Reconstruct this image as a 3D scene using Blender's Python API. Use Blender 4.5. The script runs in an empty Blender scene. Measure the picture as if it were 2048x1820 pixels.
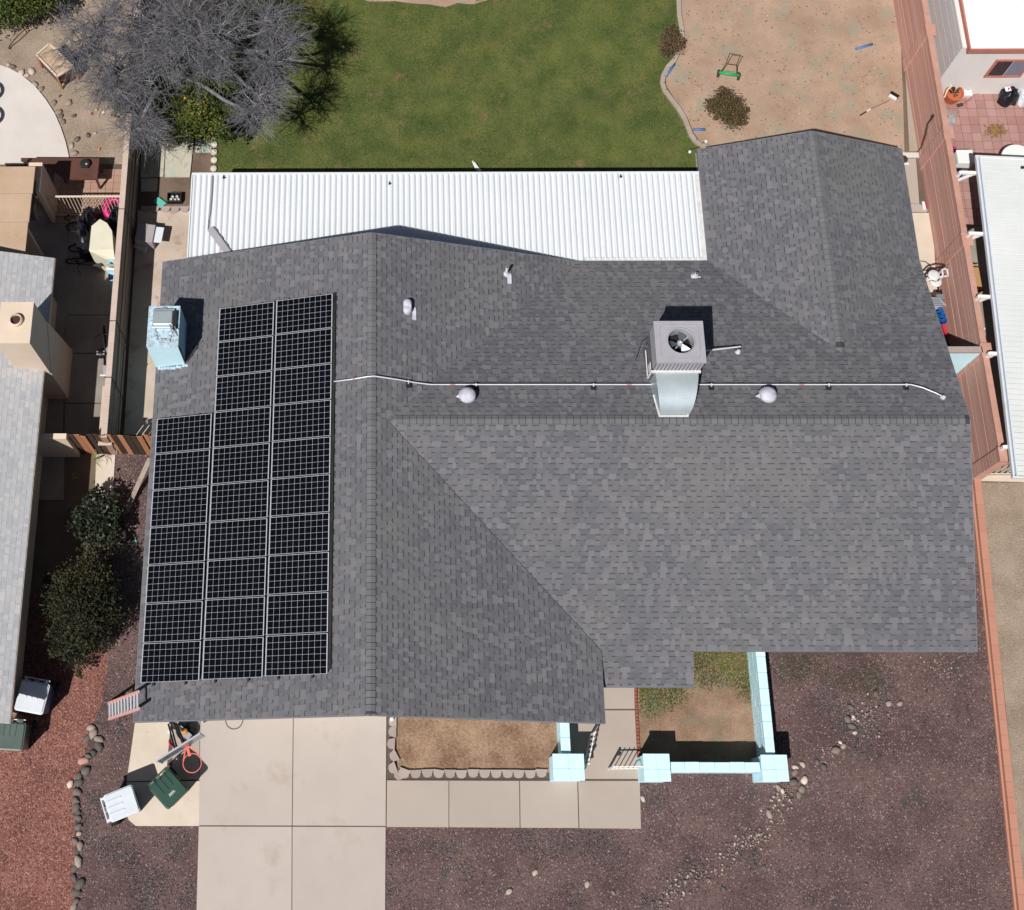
import bpy, math, random
import numpy as np
from mathutils import Vector, Matrix
PI=math.pi; rnd=random.Random(7); nprs=np.random.RandomState(5)
S=bpy.context.scene; COL=S.collection
# ------------------------------------------------------------------ camera
T,RL,YW,F,CX,CY,H=0.36783714979726423,0.012613505958081143,0.0038205330833855694,2678.886302854857,735.4625421941364,689.3705735823452,38.0
RM=np.array((Matrix.Rotation(YW,3,'Z')@Matrix.Rotation(RL,3,'Y')@Matrix.Rotation(T,3,'X')))
cam=bpy.data.cameras.new('camera'); co=bpy.data.objects.new('camera',cam); COL.objects.link(co)
m4=np.eye(4); m4[:3,:3]=RM; m4[2,3]=H
co.matrix_world=Matrix(m4.tolist())
cam.sensor_width=36; cam.sensor_fit='HORIZONTAL'; cam.lens=F/2048*36
cam.shift_x=(1024-CX)/2048; cam.shift_y=(CY-910)/2048; cam.clip_end=2000; cam.clip_start=.5
S.camera=co
# ------------------------------------------------------------------ light
W=bpy.data.worlds.new('World'); S.world=W; W.use_nodes=True
nt=W.node_tree; bg=nt.nodes['Background']; sky=nt.nodes.new('ShaderNodeTexSky'); sky.sky_type='NISHITA'; sky.sun_disc=False; sky.dust_density=1.2; sky.ozone_density=.8; sky.air_density=.7
AZ=math.radians(32.5); EL=math.radians(54.5)
sky.sun_elevation=EL; sky.sun_rotation=PI+AZ
nt.links.new(sky.outputs[0],bg.inputs[0]); bg.inputs[1].default_value=0.05
sl=bpy.data.lights.new('sun','SUN'); sl.energy=5.0; sl.angle=math.radians(.53); sl.color=(1,.98,.955)
so=bpy.data.objects.new('sun',sl); COL.objects.link(so)
ray=Vector((math.sin(AZ)*math.cos(EL),math.cos(AZ)*math.cos(EL),-math.sin(EL)))
so.rotation_euler=ray.to_track_quat('-Z','Y').to_euler(); so.location=(-10,-15,40)
vs=S.view_settings; vs.view_transform='Standard'; vs.look='None'; vs.exposure=-.06; vs.gamma=1; vs.use_curve_mapping=False
# ------------------------------------------------------------------ helpers
def P(px,py,z=0.):
    d=RM@np.array([(px-CX)/F,-(py-CY)/F,-1.]); s=(z-H)/d[2]
    return Vector((s*d[0],s*d[1],z))
MATS={}
def mat(name,c,rough=.85,c2=None,c3=None,ns=3.,det=6.,tone=0.,bump=0.,bs=40.,rp=None,metal=0.,stain=None,stain2=None,spec=.3,fine=0.,fs=60.,alpha=1.,stretch=None):
    """noise blend c..c2..c3; 'tone' face attribute shifts the blend; stains: (scale,lo,hi,color)"""
    m=bpy.data.materials.new(name); m.use_nodes=True; t=m.node_tree; N=t.nodes; L=t.links; b=N['Principled BSDF']
    b.inputs['Roughness'].default_value=rough; b.inputs['Metallic'].default_value=metal
    b.inputs['Specular IOR Level'].default_value=spec
    geo=N.new('ShaderNodeNewGeometry'); vec=geo.outputs['Position']
    if stretch:
        mp=N.new('ShaderNodeMapping'); L.new(vec,mp.inputs[0]); mp.inputs['Scale'].default_value=stretch; vec=mp.outputs[0]
    def noise(s,d=det,r=.6):
        n=N.new('ShaderNodeTexNoise'); n.inputs['Scale'].default_value=s; n.inputs['Detail'].default_value=d; n.inputs['Roughness'].default_value=r; L.new(vec,n.inputs['Vector']); return n.outputs[0]
    def mth(op,a,bv):
        n=N.new('ShaderNodeMath'); n.operation=op
        for i,x in enumerate((a,bv)):
            if isinstance(x,(int,float)): n.inputs[i].default_value=x
            else: L.new(x,n.inputs[i])
        return n.outputs[0]
    cr=N.new('ShaderNodeValToRGB'); e=cr.color_ramp.elements
    c2=c2 or c; cols=[c,c2]+([c3] if c3 else [])
    pos=[.32,.68] if not c3 else [.3,.5,.7]
    if tone>0 : pos=[.12,.88] if not c3 else [.1,.5,.9]
    if rp: pos=rp
    e[0].position=pos[0]; e[0].color=(*cols[0],1); e[1].position=pos[-1]; e[1].color=(*cols[-1],1)
    if c3: x=e.new(pos[1]); x.color=(*c2,1)
    fac=noise(ns)
    if tone>0:
        at=N.new('ShaderNodeAttribute'); at.attribute_name='tone'
        fac=mth('ADD',mth('MULTIPLY',fac,1-tone),mth('MULTIPLY',at.outputs['Fac'],tone))
    if fine>0:
        fac=mth('ADD',fac,mth('MULTIPLY',mth('SUBTRACT',noise(fs,3),.5),fine))
    L.new(fac,cr.inputs[0]); out=cr.outputs[0]
    for st in (stain,stain2):
        if st:
            s,lo,hi,colr=st
            mr=N.new('ShaderNodeMapRange'); mr.inputs[1].default_value=lo; mr.inputs[2].default_value=hi; L.new(noise(s,5,.65),mr.inputs[0])
            mx=N.new('ShaderNodeMix'); mx.data_type='RGBA'; L.new(mr.outputs[0],mx.inputs[0]); L.new(out,mx.inputs[6]); mx.inputs[7].default_value=(*colr,1); out=mx.outputs[2]
    L.new(out,b.inputs['Base Color'])
    if bump>0:
        bp=N.new('ShaderNodeBump'); bp.inputs['Strength'].default_value=bump; bp.inputs['Distance'].default_value=.02; L.new(noise(bs,4),bp.inputs['Height']); L.new(bp.outputs[0],b.inputs['Normal'])
    MATS[name]=m; return m
def finish(o,parent=None,label=None,cat=None,group=None,kind=None):
    if parent is not None: o.parent=parent
    if label: o['label']=label
    if cat: o['category']=cat
    if group: o['group']=group
    if kind: o['kind']=kind
    return o
ROOT={}
def thing(name,loc,label,cat,group=None,rz=0.,kind=None):
    o=bpy.data.objects.new(name,None); COL.objects.link(o); o.location=loc; o.rotation_euler=(0,0,rz); o.empty_display_size=.2
    ROOT[o.name]=(Vector(loc),rz)
    return finish(o,None,label,cat,group,kind)
class MB:
    def __init__(s): s.v=[];s.f=[];s.m=[];s.t=[];s.mi=0;s.tone=.5
    def add(s,vs,fs,tone=None):
        k=len(s.v); s.v+= [tuple(v) for v in vs]
        for f in fs: s.f.append(tuple(i+k for i in f)); s.m.append(s.mi); s.t.append(s.tone if tone is None else tone)
    def box(s,x0,x1,y0,y1,z0,z1,tone=None):
        s.add([(x,y,z) for z in (z0,z1) for y in (y0,y1) for x in (x0,x1)],[(0,2,3,1),(4,5,7,6),(0,1,5,4),(2,6,7,3),(0,4,6,2),(1,3,7,5)],tone); return s
    def hexa(s,a,b,tone=None):  # two quads (bottom, top) of 4 points ccw
        s.add(list(a)+list(b),[(3,2,1,0),(4,5,6,7),(0,1,5,4),(1,2,6,5),(2,3,7,6),(3,0,4,7)],tone); return s
    def obox(s,c,ax,hx,hy,hz,ay=None,tone=None):
        ax=Vector(ax).normalized(); up=Vector((0,0,1)) if abs(ax.z)<.9 else Vector((0,1,0))
        ay=Vector(ay).normalized() if ay is not None else up.cross(ax).normalized(); az=ax.cross(ay).normalized(); ay=az.cross(ax).normalized(); c=Vector(c)
        q=lambda i,j,k:c+ax*hx*i+ay*hy*j+az*hz*k
        return s.hexa([q(-1,-1,-1),q(1,-1,-1),q(1,1,-1),q(-1,1,-1)],[q(-1,-1,1),q(1,-1,1),q(1,1,1),q(-1,1,1)],tone)
    def bar(s,a,b,w,h=None,tone=None):
        a=Vector(a);b=Vector(b); d=b-a
        return s.obox((a+b)/2,d,d.length/2,w/2,(h or w)/2,tone=tone)
    def prism(s,poly,z0,z1,tone=None):
        n=len(poly); zt=z1 if callable(z1) else (lambda x,y:z1); zb=z0 if callable(z0) else (lambda x,y:z0)
        a=sum(poly[i][0]*poly[(i+1)%n][1]-poly[(i+1)%n][0]*poly[i][1] for i in range(n))
        if a<0: poly=poly[::-1]
        s.add([(p[0],p[1],zb(p[0],p[1])) for p in poly]+[(p[0],p[1],zt(p[0],p[1])) for p in poly],
              [tuple(range(n-1,-1,-1)),tuple(range(n,2*n))]+[(i,(i+1)%n,n+(i+1)%n,n+i) for i in range(n)],tone); return s
    def sheet(s,poly,z):
        a=sum(poly[i][0]*poly[(i+1)%len(poly)][1]-poly[(i+1)%len(poly)][0]*poly[i][1] for i in range(len(poly)))
        if a<0: poly=poly[::-1]
        s.add([(p[0],p[1],z) for p in poly],[tuple(range(len(poly)))]); return s
    def tube(s,path,r,n=6,tone=None,closed=False,caps=True):
        path=[Vector(p) for p in path]; rs=r if isinstance(r,(list,tuple)) else [r]*len(path); vs=[];m=len(path)
        for i,p in enumerate(path):
            if closed: d=path[(i+1)%m]-path[i-1]
            else: d=path[min(i+1,m-1)]-path[max(i-1,0)]
            if d.length<1e-9: d=Vector((0,0,1))
            d.normalize(); u=d.orthogonal().normalized() if i==0 else (u-d*u.dot(d)).normalized(); w=d.cross(u)
            for k in range(n):
                a=2*PI*k/n; vs.append(p+(u*math.cos(a)+w*math.sin(a))*rs[i])
        fs=[]
        for i in range(m if closed else m-1):
            j=(i+1)%m
            for k in range(n): fs.append((i*n+k,i*n+(k+1)%n,j*n+(k+1)%n,j*n+k))
        if caps and not closed: fs+=[tuple(range(n-1,-1,-1)),tuple(range((m-1)*n,m*n))]
        s.add(vs,fs,tone); return s
    def lathe(s,c,prof,n=16,tone=None,axis=None):
        c=Vector(c); vs=[];fs=[]
        for r,z in prof:
            for k in range(n): a=2*PI*k/n; vs.append((c.x+r*math.cos(a),c.y+r*math.sin(a),c.z+z))
        for i in range(len(prof)-1):
            for k in range(n): fs.append((i*n+k,i*n+(k+1)%n,(i+1)*n+(k+1)%n,(i+1)*n+k))
        fs+=[tuple(range(n-1,-1,-1)),tuple(range((len(prof)-1)*n,len(prof)*n))]
        s.add(vs,fs,tone); return s
    def build(s,name,mats,parent=None,local=False,smooth=False,bevel=0.,**kw):
        me=bpy.data.meshes.new(name); vs=s.v
        if parent is not None and not local:
            r=parent
            while r.parent: r=r.parent
            L,rz=ROOT[r.name]; c,sn=math.cos(-rz),math.sin(-rz)
            vs=[((v[0]-L.x)*c-(v[1]-L.y)*sn,(v[0]-L.x)*sn+(v[1]-L.y)*c,v[2]-L.z) for v in vs]
        me.from_pydata(vs,[],s.f)
        for m in (mats if isinstance(mats,(list,tuple)) else [mats]): me.materials.append(MATS[m])
        me.polygons.foreach_set('material_index',s.m)
        at=me.attributes.new('tone','FLOAT','FACE'); at.data.foreach_set('value',s.t)
        if smooth: me.polygons.foreach_set('use_smooth',[True]*len(s.f))
        o=bpy.data.objects.new(name,me); COL.objects.link(o)
        if bevel>0:
            b=o.modifiers.new('b','BEVEL'); b.width=bevel; b.segments=2; b.limit_method='ANGLE'
        return finish(o,parent,**kw)
def copy_tree(o,parent=None):
    c=o.copy(); COL.objects.link(c)
    if parent is not None: c.parent=parent
    for ch in list(o.children): copy_tree(ch,c)
    return c
def inst(name,verts,faces,pos,scl,rot,tone,matn,**kw):
    """one mesh of many scattered copies of a template (numpy)"""
    verts=np.asarray(verts,float); nv=len(verts); n=len(pos); pos=np.asarray(pos); 
    c,s_=np.cos(rot)[:,None],np.sin(rot)[:,None]
    sc=np.asarray(scl); 
    if sc.ndim==1: sc=np.repeat(sc[:,None],3,1)
    v=verts[None]*sc[:,None,:]
    x=v[...,0]*c-v[...,1]*s_; y=v[...,0]*s_+v[...,1]*c
    V=np.stack([x,y,v[...,2]],-1)+pos[:,None,:]
    mesh_np(name,V.reshape(-1,3),np.asarray(faces),n,nv,np.repeat(tone,nv),matn,**kw)
def mesh_np(name,V,faces,n,nv,tone,matn,parent=None,smooth=False,**kw):
    k=faces.shape[1]; Fc=(faces[None]+ (np.arange(n)*nv)[:,None,None]).reshape(-1)
    me=bpy.data.meshes.new(name); me.vertices.add(len(V)); me.vertices.foreach_set('co',V.astype(np.float32).ravel())
    me.loops.add(len(Fc)); me.loops.foreach_set('vertex_index',Fc.astype(np.int32))
    np_=len(Fc)//k; me.polygons.add(np_); me.polygons.foreach_set('loop_start',np.arange(0,np_*k,k,dtype=np.int32)); me.polygons.foreach_set('loop_total',np.full(np_,k,dtype=np.int32))
    at=me.attributes.new('tone','FLOAT','POINT'); at.data.foreach_set('value',np.asarray(tone,np.float32))
    me.update(calc_edges=True); me.validate(); me.materials.append(MATS[matn])
    if smooth: me.polygons.foreach_set('use_smooth',[True]*np_)
    o=bpy.data.objects.new(name,me); COL.objects.link(o); return finish(o,parent,**kw)
def inpoly(pts,poly):
    x,y=pts[:,0],pts[:,1]; r=np.zeros(len(pts),bool); n=len(poly)
    for i in range(n):
        x0,y0=poly[i][0],poly[i][1]; x1,y1=poly[(i+1)%n][0],poly[(i+1)%n][1]
        c=((y0>y)!=(y1>y)); xi=(x1-x0)*(y-y0)/((y1-y0) if y1!=y0 else 1e-9)+x0; r^=c&(x<xi)
    return r
def scatter_pts(poly,n,holes=()):
    a=np.array([(p[0],p[1]) for p in poly]); lo,hi=a.min(0),a.max(0); p=lo+nprs.rand(n,2)*(hi-lo)
    k=inpoly(p,poly)
    for h in holes: k&=~inpoly(p,h)
    return p[k]
def clip(poly,line):  # keep left of a->b (2D)
    (ax,ay),(bx,by)=line; out=[]; d=lambda p:(bx-ax)*(p[1]-ay)-(by-ay)*(p[0]-ax)
    for i in range(len(poly)):
        p,q=poly[i],poly[(i+1)%len(poly)]; dp,dq=d(p),d(q)
        if dp>=0: out.append(p)
        if (dp>=0)!=(dq>=0): t=dp/(dp-dq); out.append((p[0]+(q[0]-p[0])*t,p[1]+(q[1]-p[1])*t))
    return out
def PP(lst,z=0.): return [tuple(P(x,y,z))[:2] for x,y in lst]
# ------------------------------------------------------------------ materials
mat('dirt_ground',(.12,.085,.06),c2=(.19,.135,.095),ns=1.2,bump=.5,bs=60,fine=.5,fs=45)
mat('dirt_yard',(.32,.21,.145),c2=(.43,.295,.21),ns=.9,fine=.35,fs=25,bump=.3,bs=50,stain=(1.3,.52,.66,(.29,.265,.19)),stain2=(6,.61,.70,(.19,.145,.09)))
mat('dirt_planter',(.19,.105,.06),c2=(.38,.25,.165),ns=1.4,fine=.6,fs=13,bump=1.,bs=25)
mat('dirt_court',(.20,.12,.075),c2=(.33,.215,.145),ns=1.5,fine=.6,fs=20,bump=.5,stain=(1.6,.50,.68,(.20,.18,.12)))
mat('lawn_soil',(.05,.075,.018),c2=(.14,.14,.04),ns=1.1,fine=.6,fs=30,bump=.6,bs=70,stain=(.9,.60,.70,(.20,.13,.07)))
mat('grass',(.022,.060,.012),c2=(.085,.155,.026),c3=(.25,.285,.06),ns=.5,tone=.3,rp=[.36,.5,.66],rough=.7,stain=(.8,.57,.70,(.18,.15,.06)),stain2=(2.6,.60,.67,(.26,.18,.10)))
mat('gravel_bed_purple',(.075,.045,.042),c2=(.16,.10,.09),ns=.8,fine=1.2,fs=28,bump=1.,bs=30,stain=(.9,.60,.72,(.055,.06,.052)))
mat('gravel_bed_red',(.14,.05,.036),c2=(.30,.13,.095),ns=1.2,fine=1.2,fs=28,bump=1.,bs=30)
mat('gravel_bed_tan',(.24,.18,.13),c2=(.36,.28,.21),ns=1.,fine=1.,fs=28,bump=.8,bs=30)
mat('gravel_purple',(.05,.030,.030),c2=(.145,.088,.086),c3=(.29,.215,.205),ns=.8,tone=.8)
mat('gravel_dark',(.032,.034,.034),c2=(.07,.074,.07),c3=(.15,.15,.14),ns=.8,tone=.8)
mat('gravel_red',(.075,.033,.026),c2=(.25,.105,.082),c3=(.38,.215,.175),ns=1,tone=.75)
mat('gravel_tan',(.16,.12,.085),c2=(.34,.26,.19),c3=(.55,.47,.38),ns=1,tone=.75)
mat('concrete_drive',(.42,.355,.31),c2=(.52,.45,.40),ns=.7,tone=.25,fine=.22,fs=40,bump=.1,bs=120,stain=(.8,.56,.75,(.38,.315,.26)),stain2=(16,.74,.78,(.25,.19,.15)))
mat('concrete_walk',(.37,.305,.255),c2=(.45,.38,.325),tone=.3,ns=.7,fine=.15,fs=50,bump=.1,bs=120,stain=(1.3,.66,.80,(.27,.36,.31)))
mat('concrete_cream',(.55,.46,.36),c2=(.65,.56,.46),ns=.8,fine=.15,fs=40,bump=.1,bs=100,stain=(3,.64,.8,(.45,.34,.24)))
mat('concrete_grey',(.22,.19,.165),c2=(.33,.29,.25),ns=1.,fine=.2,fs=30,bump=.2,bs=90,stain=(2.,.6,.8,(.16,.12,.10)))
mat('concrete_side',(.42,.33,.26),c2=(.54,.44,.36),ns=.9,fine=.2,fs=30,bump=.2,bs=90,stain=(1.6,.56,.72,(.30,.20,.14)))
mat('concrete_pale',(.55,.49,.44),c2=(.63,.58,.53),ns=.7,fine=.1,fs=30,bump=.1,bs=90)
mat('concrete_teal',(.45,.42,.33),c2=(.52,.48,.38),ns=1,fine=.2,fs=30,bump=.1,bs=90,stain=(1.3,.52,.70,(.25,.45,.39)),stain2=(4,.55,.7,(.36,.31,.23)))
mat('joint_dark',(.10,.08,.065),bump=.2)
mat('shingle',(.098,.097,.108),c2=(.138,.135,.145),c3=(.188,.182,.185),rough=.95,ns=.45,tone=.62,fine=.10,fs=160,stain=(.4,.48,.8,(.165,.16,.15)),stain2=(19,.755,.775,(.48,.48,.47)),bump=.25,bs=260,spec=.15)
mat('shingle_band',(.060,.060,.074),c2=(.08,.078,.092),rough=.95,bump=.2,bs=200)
mat('shingle_light',(.36,.37,.39),c2=(.45,.445,.45),c3=(.53,.51,.49),rough=.95,ns=.5,tone=.65,fine=.10,fs=160,bump=.25,bs=260,spec=.15)
mat('ridge_cap',(.115,.115,.122),c2=(.165,.162,.165),rough=.95,ns=3,tone=.4,fine=.5,fs=45,stain=(9.,.69,.74,(.42,.42,.40)),bump=.3,bs=220)
mat('roof_deck',(.05,.05,.058),rough=.95)
mat('fascia',(.16,.17,.19),c2=(.2,.21,.23))
mat('wall_stucco_blue',(.36,.60,.68),c2=(.42,.66,.73),ns=2,bump=.25,bs=120)
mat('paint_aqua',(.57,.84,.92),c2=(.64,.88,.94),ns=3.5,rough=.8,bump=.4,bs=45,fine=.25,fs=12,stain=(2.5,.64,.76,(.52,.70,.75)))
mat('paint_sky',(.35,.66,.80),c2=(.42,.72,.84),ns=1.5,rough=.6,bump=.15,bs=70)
mat('mortar_wash',(.33,.34,.36),c2=(.50,.70,.80),ns=9,fine=.6,fs=20,bump=.5,bs=30)
mat('white_metal',(.66,.68,.70),c2=(.70,.72,.73),ns=.6,rough=.45,stain=(.5,.68,.85,(.66,.70,.70)),spec=.4)
mat('white_awning',(.62,.635,.61),c2=(.68,.69,.67),ns=.6,rough=.5,fine=.08,fs=20)
mat('dirty_white',(.55,.54,.52),c2=(.68,.67,.65),ns=6,rough=.7,fine=.4,fs=30)
mat('pv_cell',(.0025,.0025,.004),c2=(.004,.004,.009),ns=2,rough=.5,spec=.03)
mat('pv_back',(.46,.48,.52),rough=.5)
mat('pv_frame',(.60,.61,.64),rough=.35,metal=.3)
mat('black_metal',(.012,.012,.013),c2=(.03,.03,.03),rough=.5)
mat('galv',(.42,.50,.52),c2=(.55,.62,.63),ns=1.4,rough=.38,metal=.55,fine=.2,fs=8)
mat('steel_pipe',(.70,.70,.75),rough=.4,metal=.2)
mat('red_tape',(.50,.22,.22))
mat('ac_grey',(.33,.315,.345),c2=(.38,.365,.39),rough=.55,fine=.1,fs=9)
mat('ac_dark',(.14,.135,.15),rough=.6)
mat('fan_blue',(.09,.12,.16),c2=(.16,.2,.22),rough=.35,metal=.4)
mat('fan_pale',(.30,.38,.37),rough=.35,metal=.3)
mat('sealant',(.40,.385,.45),c2=(.62,.60,.68),ns=6,rough=.7,fine=.3,fs=30,bump=.3)
mat('block_red',(.44,.215,.165),c2=(.55,.305,.245),c3=(.62,.39,.33),ns=.9,tone=.25,fine=.25,fs=14,stretch=(1,.35,2),bump=.25,bs=60,stain=(.9,.66,.8,(.50,.36,.35)))
mat('block_red_cap',(.44,.23,.175),c2=(.52,.29,.225),ns=2,fine=.15,fs=20,bump=.2)
mat('brick_orange',(.43,.195,.13),c2=(.50,.245,.17),ns=2,tone=.3,fine=.15,fs=20,bump=.2)
mat('brick_edge',(.24,.075,.045),c2=(.34,.12,.08),ns=4,tone=.4)
mat('block_tan',(.24,.18,.145),c2=(.36,.285,.235),ns=1.4,tone=.2,fine=.3,fs=10,bump=.3,stretch=(1,.4,1))
mat('block_tan_cap',(.50,.38,.31),c2=(.57,.45,.38),ns=1.5,fine=.1,fs=20)
mat('stucco_cream',(.64,.51,.39),c2=(.70,.57,.45),ns=1.,bump=.2,bs=80,fine=.08,fs=20)
mat('roll_roof_tan',(.42,.29,.19),c2=(.52,.37,.26),ns=.8,fine=.25,fs=20,stain=(2.,.62,.8,(.33,.22,.14)),bump=.2)
mat('wood_orange',(.33,.13,.06),c2=(.50,.24,.13),ns=3,tone=.3,stretch=(6,6,1),fine=.4,fs=9)
mat('wood_dark',(.035,.022,.016),c2=(.09,.05,.035),ns=3,tone=.3)
mat('wood_grey',(.24,.19,.15),c2=(.34,.28,.23),ns=5,fine=.3)
mat('plank_brown',(.085,.035,.026),c2=(.12,.05,.037),ns=1.5,rough=.7)
mat('brown_plastic',(.16,.08,.06),rough=.6)
mat('white_wall',(.70,.66,.63),c2=(.75,.71,.68),ns=.9,bump=.1,bs=100)
mat('white_roof',(.84,.84,.84),rough=.6)
mat('siding_white',(.62,.585,.565),c2=(.66,.63,.61),rough=.6)
mat('terracotta_trim',(.42,.155,.11),c2=(.48,.19,.14),rough=.7)
mat('glass_dark',(.015,.017,.03),rough=.08,spec=.6)
mat('curtain_grey',(.20,.20,.26),rough=.6)
mat('tile_red',(.27,.135,.115),c2=(.36,.20,.175),c3=(.42,.265,.23),ns=1.,tone=.35,fine=.25,fs=20,stain=(.8,.62,.75,(.17,.12,.11)))
mat('tile_tan',(.33,.20,.14),c2=(.42,.27,.20),ns=1.,tone=.35,fine=.2,fs=20)
mat('edging_block',(.30,.235,.205),c2=(.42,.34,.30),ns=3,tone=.4,fine=.3,fs=25,bump=.3)
mat('edging_white',(.52,.46,.39),c2=(.66,.60,.52),ns=3,tone=.3,fine=.3,fs=25,bump=.3)
mat('curb',(.31,.25,.19),c2=(.40,.33,.26),ns=3,tone=.3,fine=.3,fs=25,bump=.3)
mat('rock',(.06,.065,.06),c2=(.22,.17,.14),c3=(.62,.52,.43),ns=8,tone=.9,fine=.08,fs=30,bump=.4,bs=30,rough=.8)
mat('trail_rock',(.11,.105,.10),c2=(.32,.22,.185),c3=(.62,.51,.45),ns=8,tone=.85,fine=.3,fs=3,bump=.4,bs=30,rough=.8)
mat('rock_pink',(.42,.22,.16),c2=(.52,.32,.25),ns=8,bump=.4,bs=30)
mat('rock_green',(.07,.10,.085),c2=(.14,.17,.15),ns=8,bump=.4,bs=30)
mat('bark_grey',(.10,.096,.104),c2=(.27,.262,.28),ns=2,tone=.5,rough=.9)
mat('bark_brown',(.10,.07,.05),c2=(.17,.13,.10),ns=3,rough=.9)
mat('leaf_citrus',(.016,.030,.008),c2=(.05,.075,.014),c3=(.20,.19,.035),ns=1.2,tone=.75,rough=.55)
mat('leaf_dark',(.006,.009,.005),c2=(.024,.026,.010),c3=(.095,.07,.026),ns=1.2,tone=.75,rough=.65)
mat('leaf_oleander',(.008,.014,.009),c2=(.016,.021,.011),c3=(.08,.09,.045),ns=1.2,tone=.75,rough=.45)
mat('leaf_olive',(.035,.025,.010),c2=(.08,.058,.019),c3=(.18,.12,.05),ns=2,tone=.75,rough=.7)
mat('leaf_brown',(.065,.038,.022),c2=(.125,.08,.035),c3=(.22,.15,.08),ns=2,tone=.75,rough=.7)
mat('leaf_dry',(.13,.065,.025),c2=(.34,.20,.09),tone=.6)
mat('palm_green',(.09,.12,.03),c2=(.22,.24,.07),tone=.5)
mat('fruit_orange',(.62,.24,.03),rough=.5)
mat('fruit_yellow',(.60,.50,.10),rough=.5)
mat('weed_green',(.05,.08,.02),c2=(.12,.13,.04),tone=.6)
mat('bin_white',(.58,.62,.66),c2=(.66,.69,.72),ns=3,rough=.45,stain=(2.2,.6,.75,(.50,.46,.40)))
mat('bin_blue',(.04,.09,.19),rough=.4)
mat('bin_green',(.018,.055,.038),c2=(.025,.07,.048),rough=.38,spec=.5)
mat('bin_greygreen',(.07,.10,.085),c2=(.09,.125,.105),rough=.35,spec=.6)
mat('rubber',(.012,.012,.012),rough=.7)
mat('plastic_black',(.01,.01,.011),rough=.35,spec=.5)
mat('plastic_white',(.74,.74,.72),rough=.5)
mat('plastic_grey',(.33,.29,.30),c2=(.38,.34,.35),rough=.5)
mat('hoop_orange',(.72,.17,.12),rough=.45)
mat('board_grey',(.42,.43,.47),rough=.4)
mat('board_clear',(.20,.22,.22),rough=.2,spec=.6)
mat('red_plastic',(.50,.03,.06),rough=.45)
mat('pink_fiber',(.68,.32,.28),c2=(.74,.40,.36),rough=.6)
mat('alu',(.55,.55,.57),rough=.4,metal=.5)
mat('mower_green',(.03,.32,.13),rough=.4)
mat('rust_brown',(.06,.03,.02),rough=.7)
mat('pool_blue',(.07,.17,.38),rough=.5)
mat('blue_plastic',(.02,.10,.35),c2=(.03,.15,.42),rough=.4)
mat('cyan_cloth',(.22,.52,.70),rough=.7)
mat('teal_plastic',(.12,.45,.38),rough=.5)
mat('magenta',(.50,.015,.14),rough=.4)
mat('cream_cover',(.62,.58,.44),c2=(.68,.64,.50),rough=.6)
mat('tarp_black',(.006,.006,.009),c2=(.016,.017,.026),rough=.4,spec=.3)
mat('hose_beige',(.62,.53,.38),rough=.5)
mat('terracotta_pot',(.42,.10,.04),c2=(.48,.14,.07),rough=.7)
mat('iron_cream',(.66,.57,.45),rough=.5)
mat('iron_white',(.82,.78,.75),rough=.5)
mat('plywood',(.42,.23,.10),rough=.6)
mat('chair_black',(.01,.01,.01),rough=.5)
# ------------------------------------------------------------------ ground sheets
def sheet(name,poly,z,m,**kw): return MB().sheet(poly,z).build(name,m,kind='structure',**kw)
sheet('ground',[(-400,-400),(400,-400),(400,400),(-400,400)],-.02,'dirt_ground')
LAWN=PP([(434,440),(425,330),(424,200),(440,-130),(1352,-130),(1356,0),(1359,72),(1345,122),(1324,150),(1325,176),(1346,206),(1367,236),(1380,268),(1398,292),(1402,440)])
sheet('lawn',LAWN,.004,'lawn_soil')
YARD=PP([(1362,-130),(1362,60),(1350,126),(1331,150),(1333,172),(1352,202),(1375,236),(1388,266),(1404,290),(1440,296),(1440,420),(1812,420),(1806,200),(1793,-130)])
sheet('lawn_edge_dirt',PP([(700,-60),(1000,-60),(985,-2),(945,9),(915,6),(890,15),(860,9),(820,7),(790,2),(740,4),(715,-4)]),.006,'dirt_yard')
sheet('bare_yard',YARD,.008,'dirt_yard')
PUR=[tuple(P(x,y))[:2] for x,y in [(395,1640),(1290,1640),(1290,1560),(1500,1560),(1545,1480),(1545,1130),(1953,1130),(2046,1820),(2060,2100),(330,2100),(150,2100),(150,1820),(160,1640),(165,1500),(185,1450),(225,1380),(250,1200),(240,1050),(232,870),(320,900),(420,900),(420,1480),(400,1480)]]
# front gravel and left planting bed
FRONT=PP([(150,2100),(150,1830),(150,1640),(160,1540),(180,1470),(205,1400),(215,1330),(215,1180),(225,905),(420,905),(420,1300),(1560,1300),(1560,1130),(1955,1130),(2042,1820),(2075,2100)])
sheet('purple_gravel_bed',FRONT,.003,'gravel_bed_purple')
REDB=PP([(-200,2100),(150,2100),(150,1830),(150,1640),(160,1540),(180,1470),(205,1400),(215,1330),(215,1180),(100,1180),(-200,1180)])
sheet('red_gravel_bed',REDB,.003,'gravel_bed_red')
NWB=PP([(-250,-130),(262,-130),(266,210),(258,330),(240,330),(140,330),(140,318),(-250,318)])
sheet('tan_gravel_bed',NWB,.002,'gravel_bed_tan')
SEB=PP([(1960,965),(2250,965),(2300,2100),(2085,2100),(2052,1820),(2010,1400),(1968,1050)])
sheet('side_gravel_bed',SEB,.003,'gravel_bed_tan')
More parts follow.
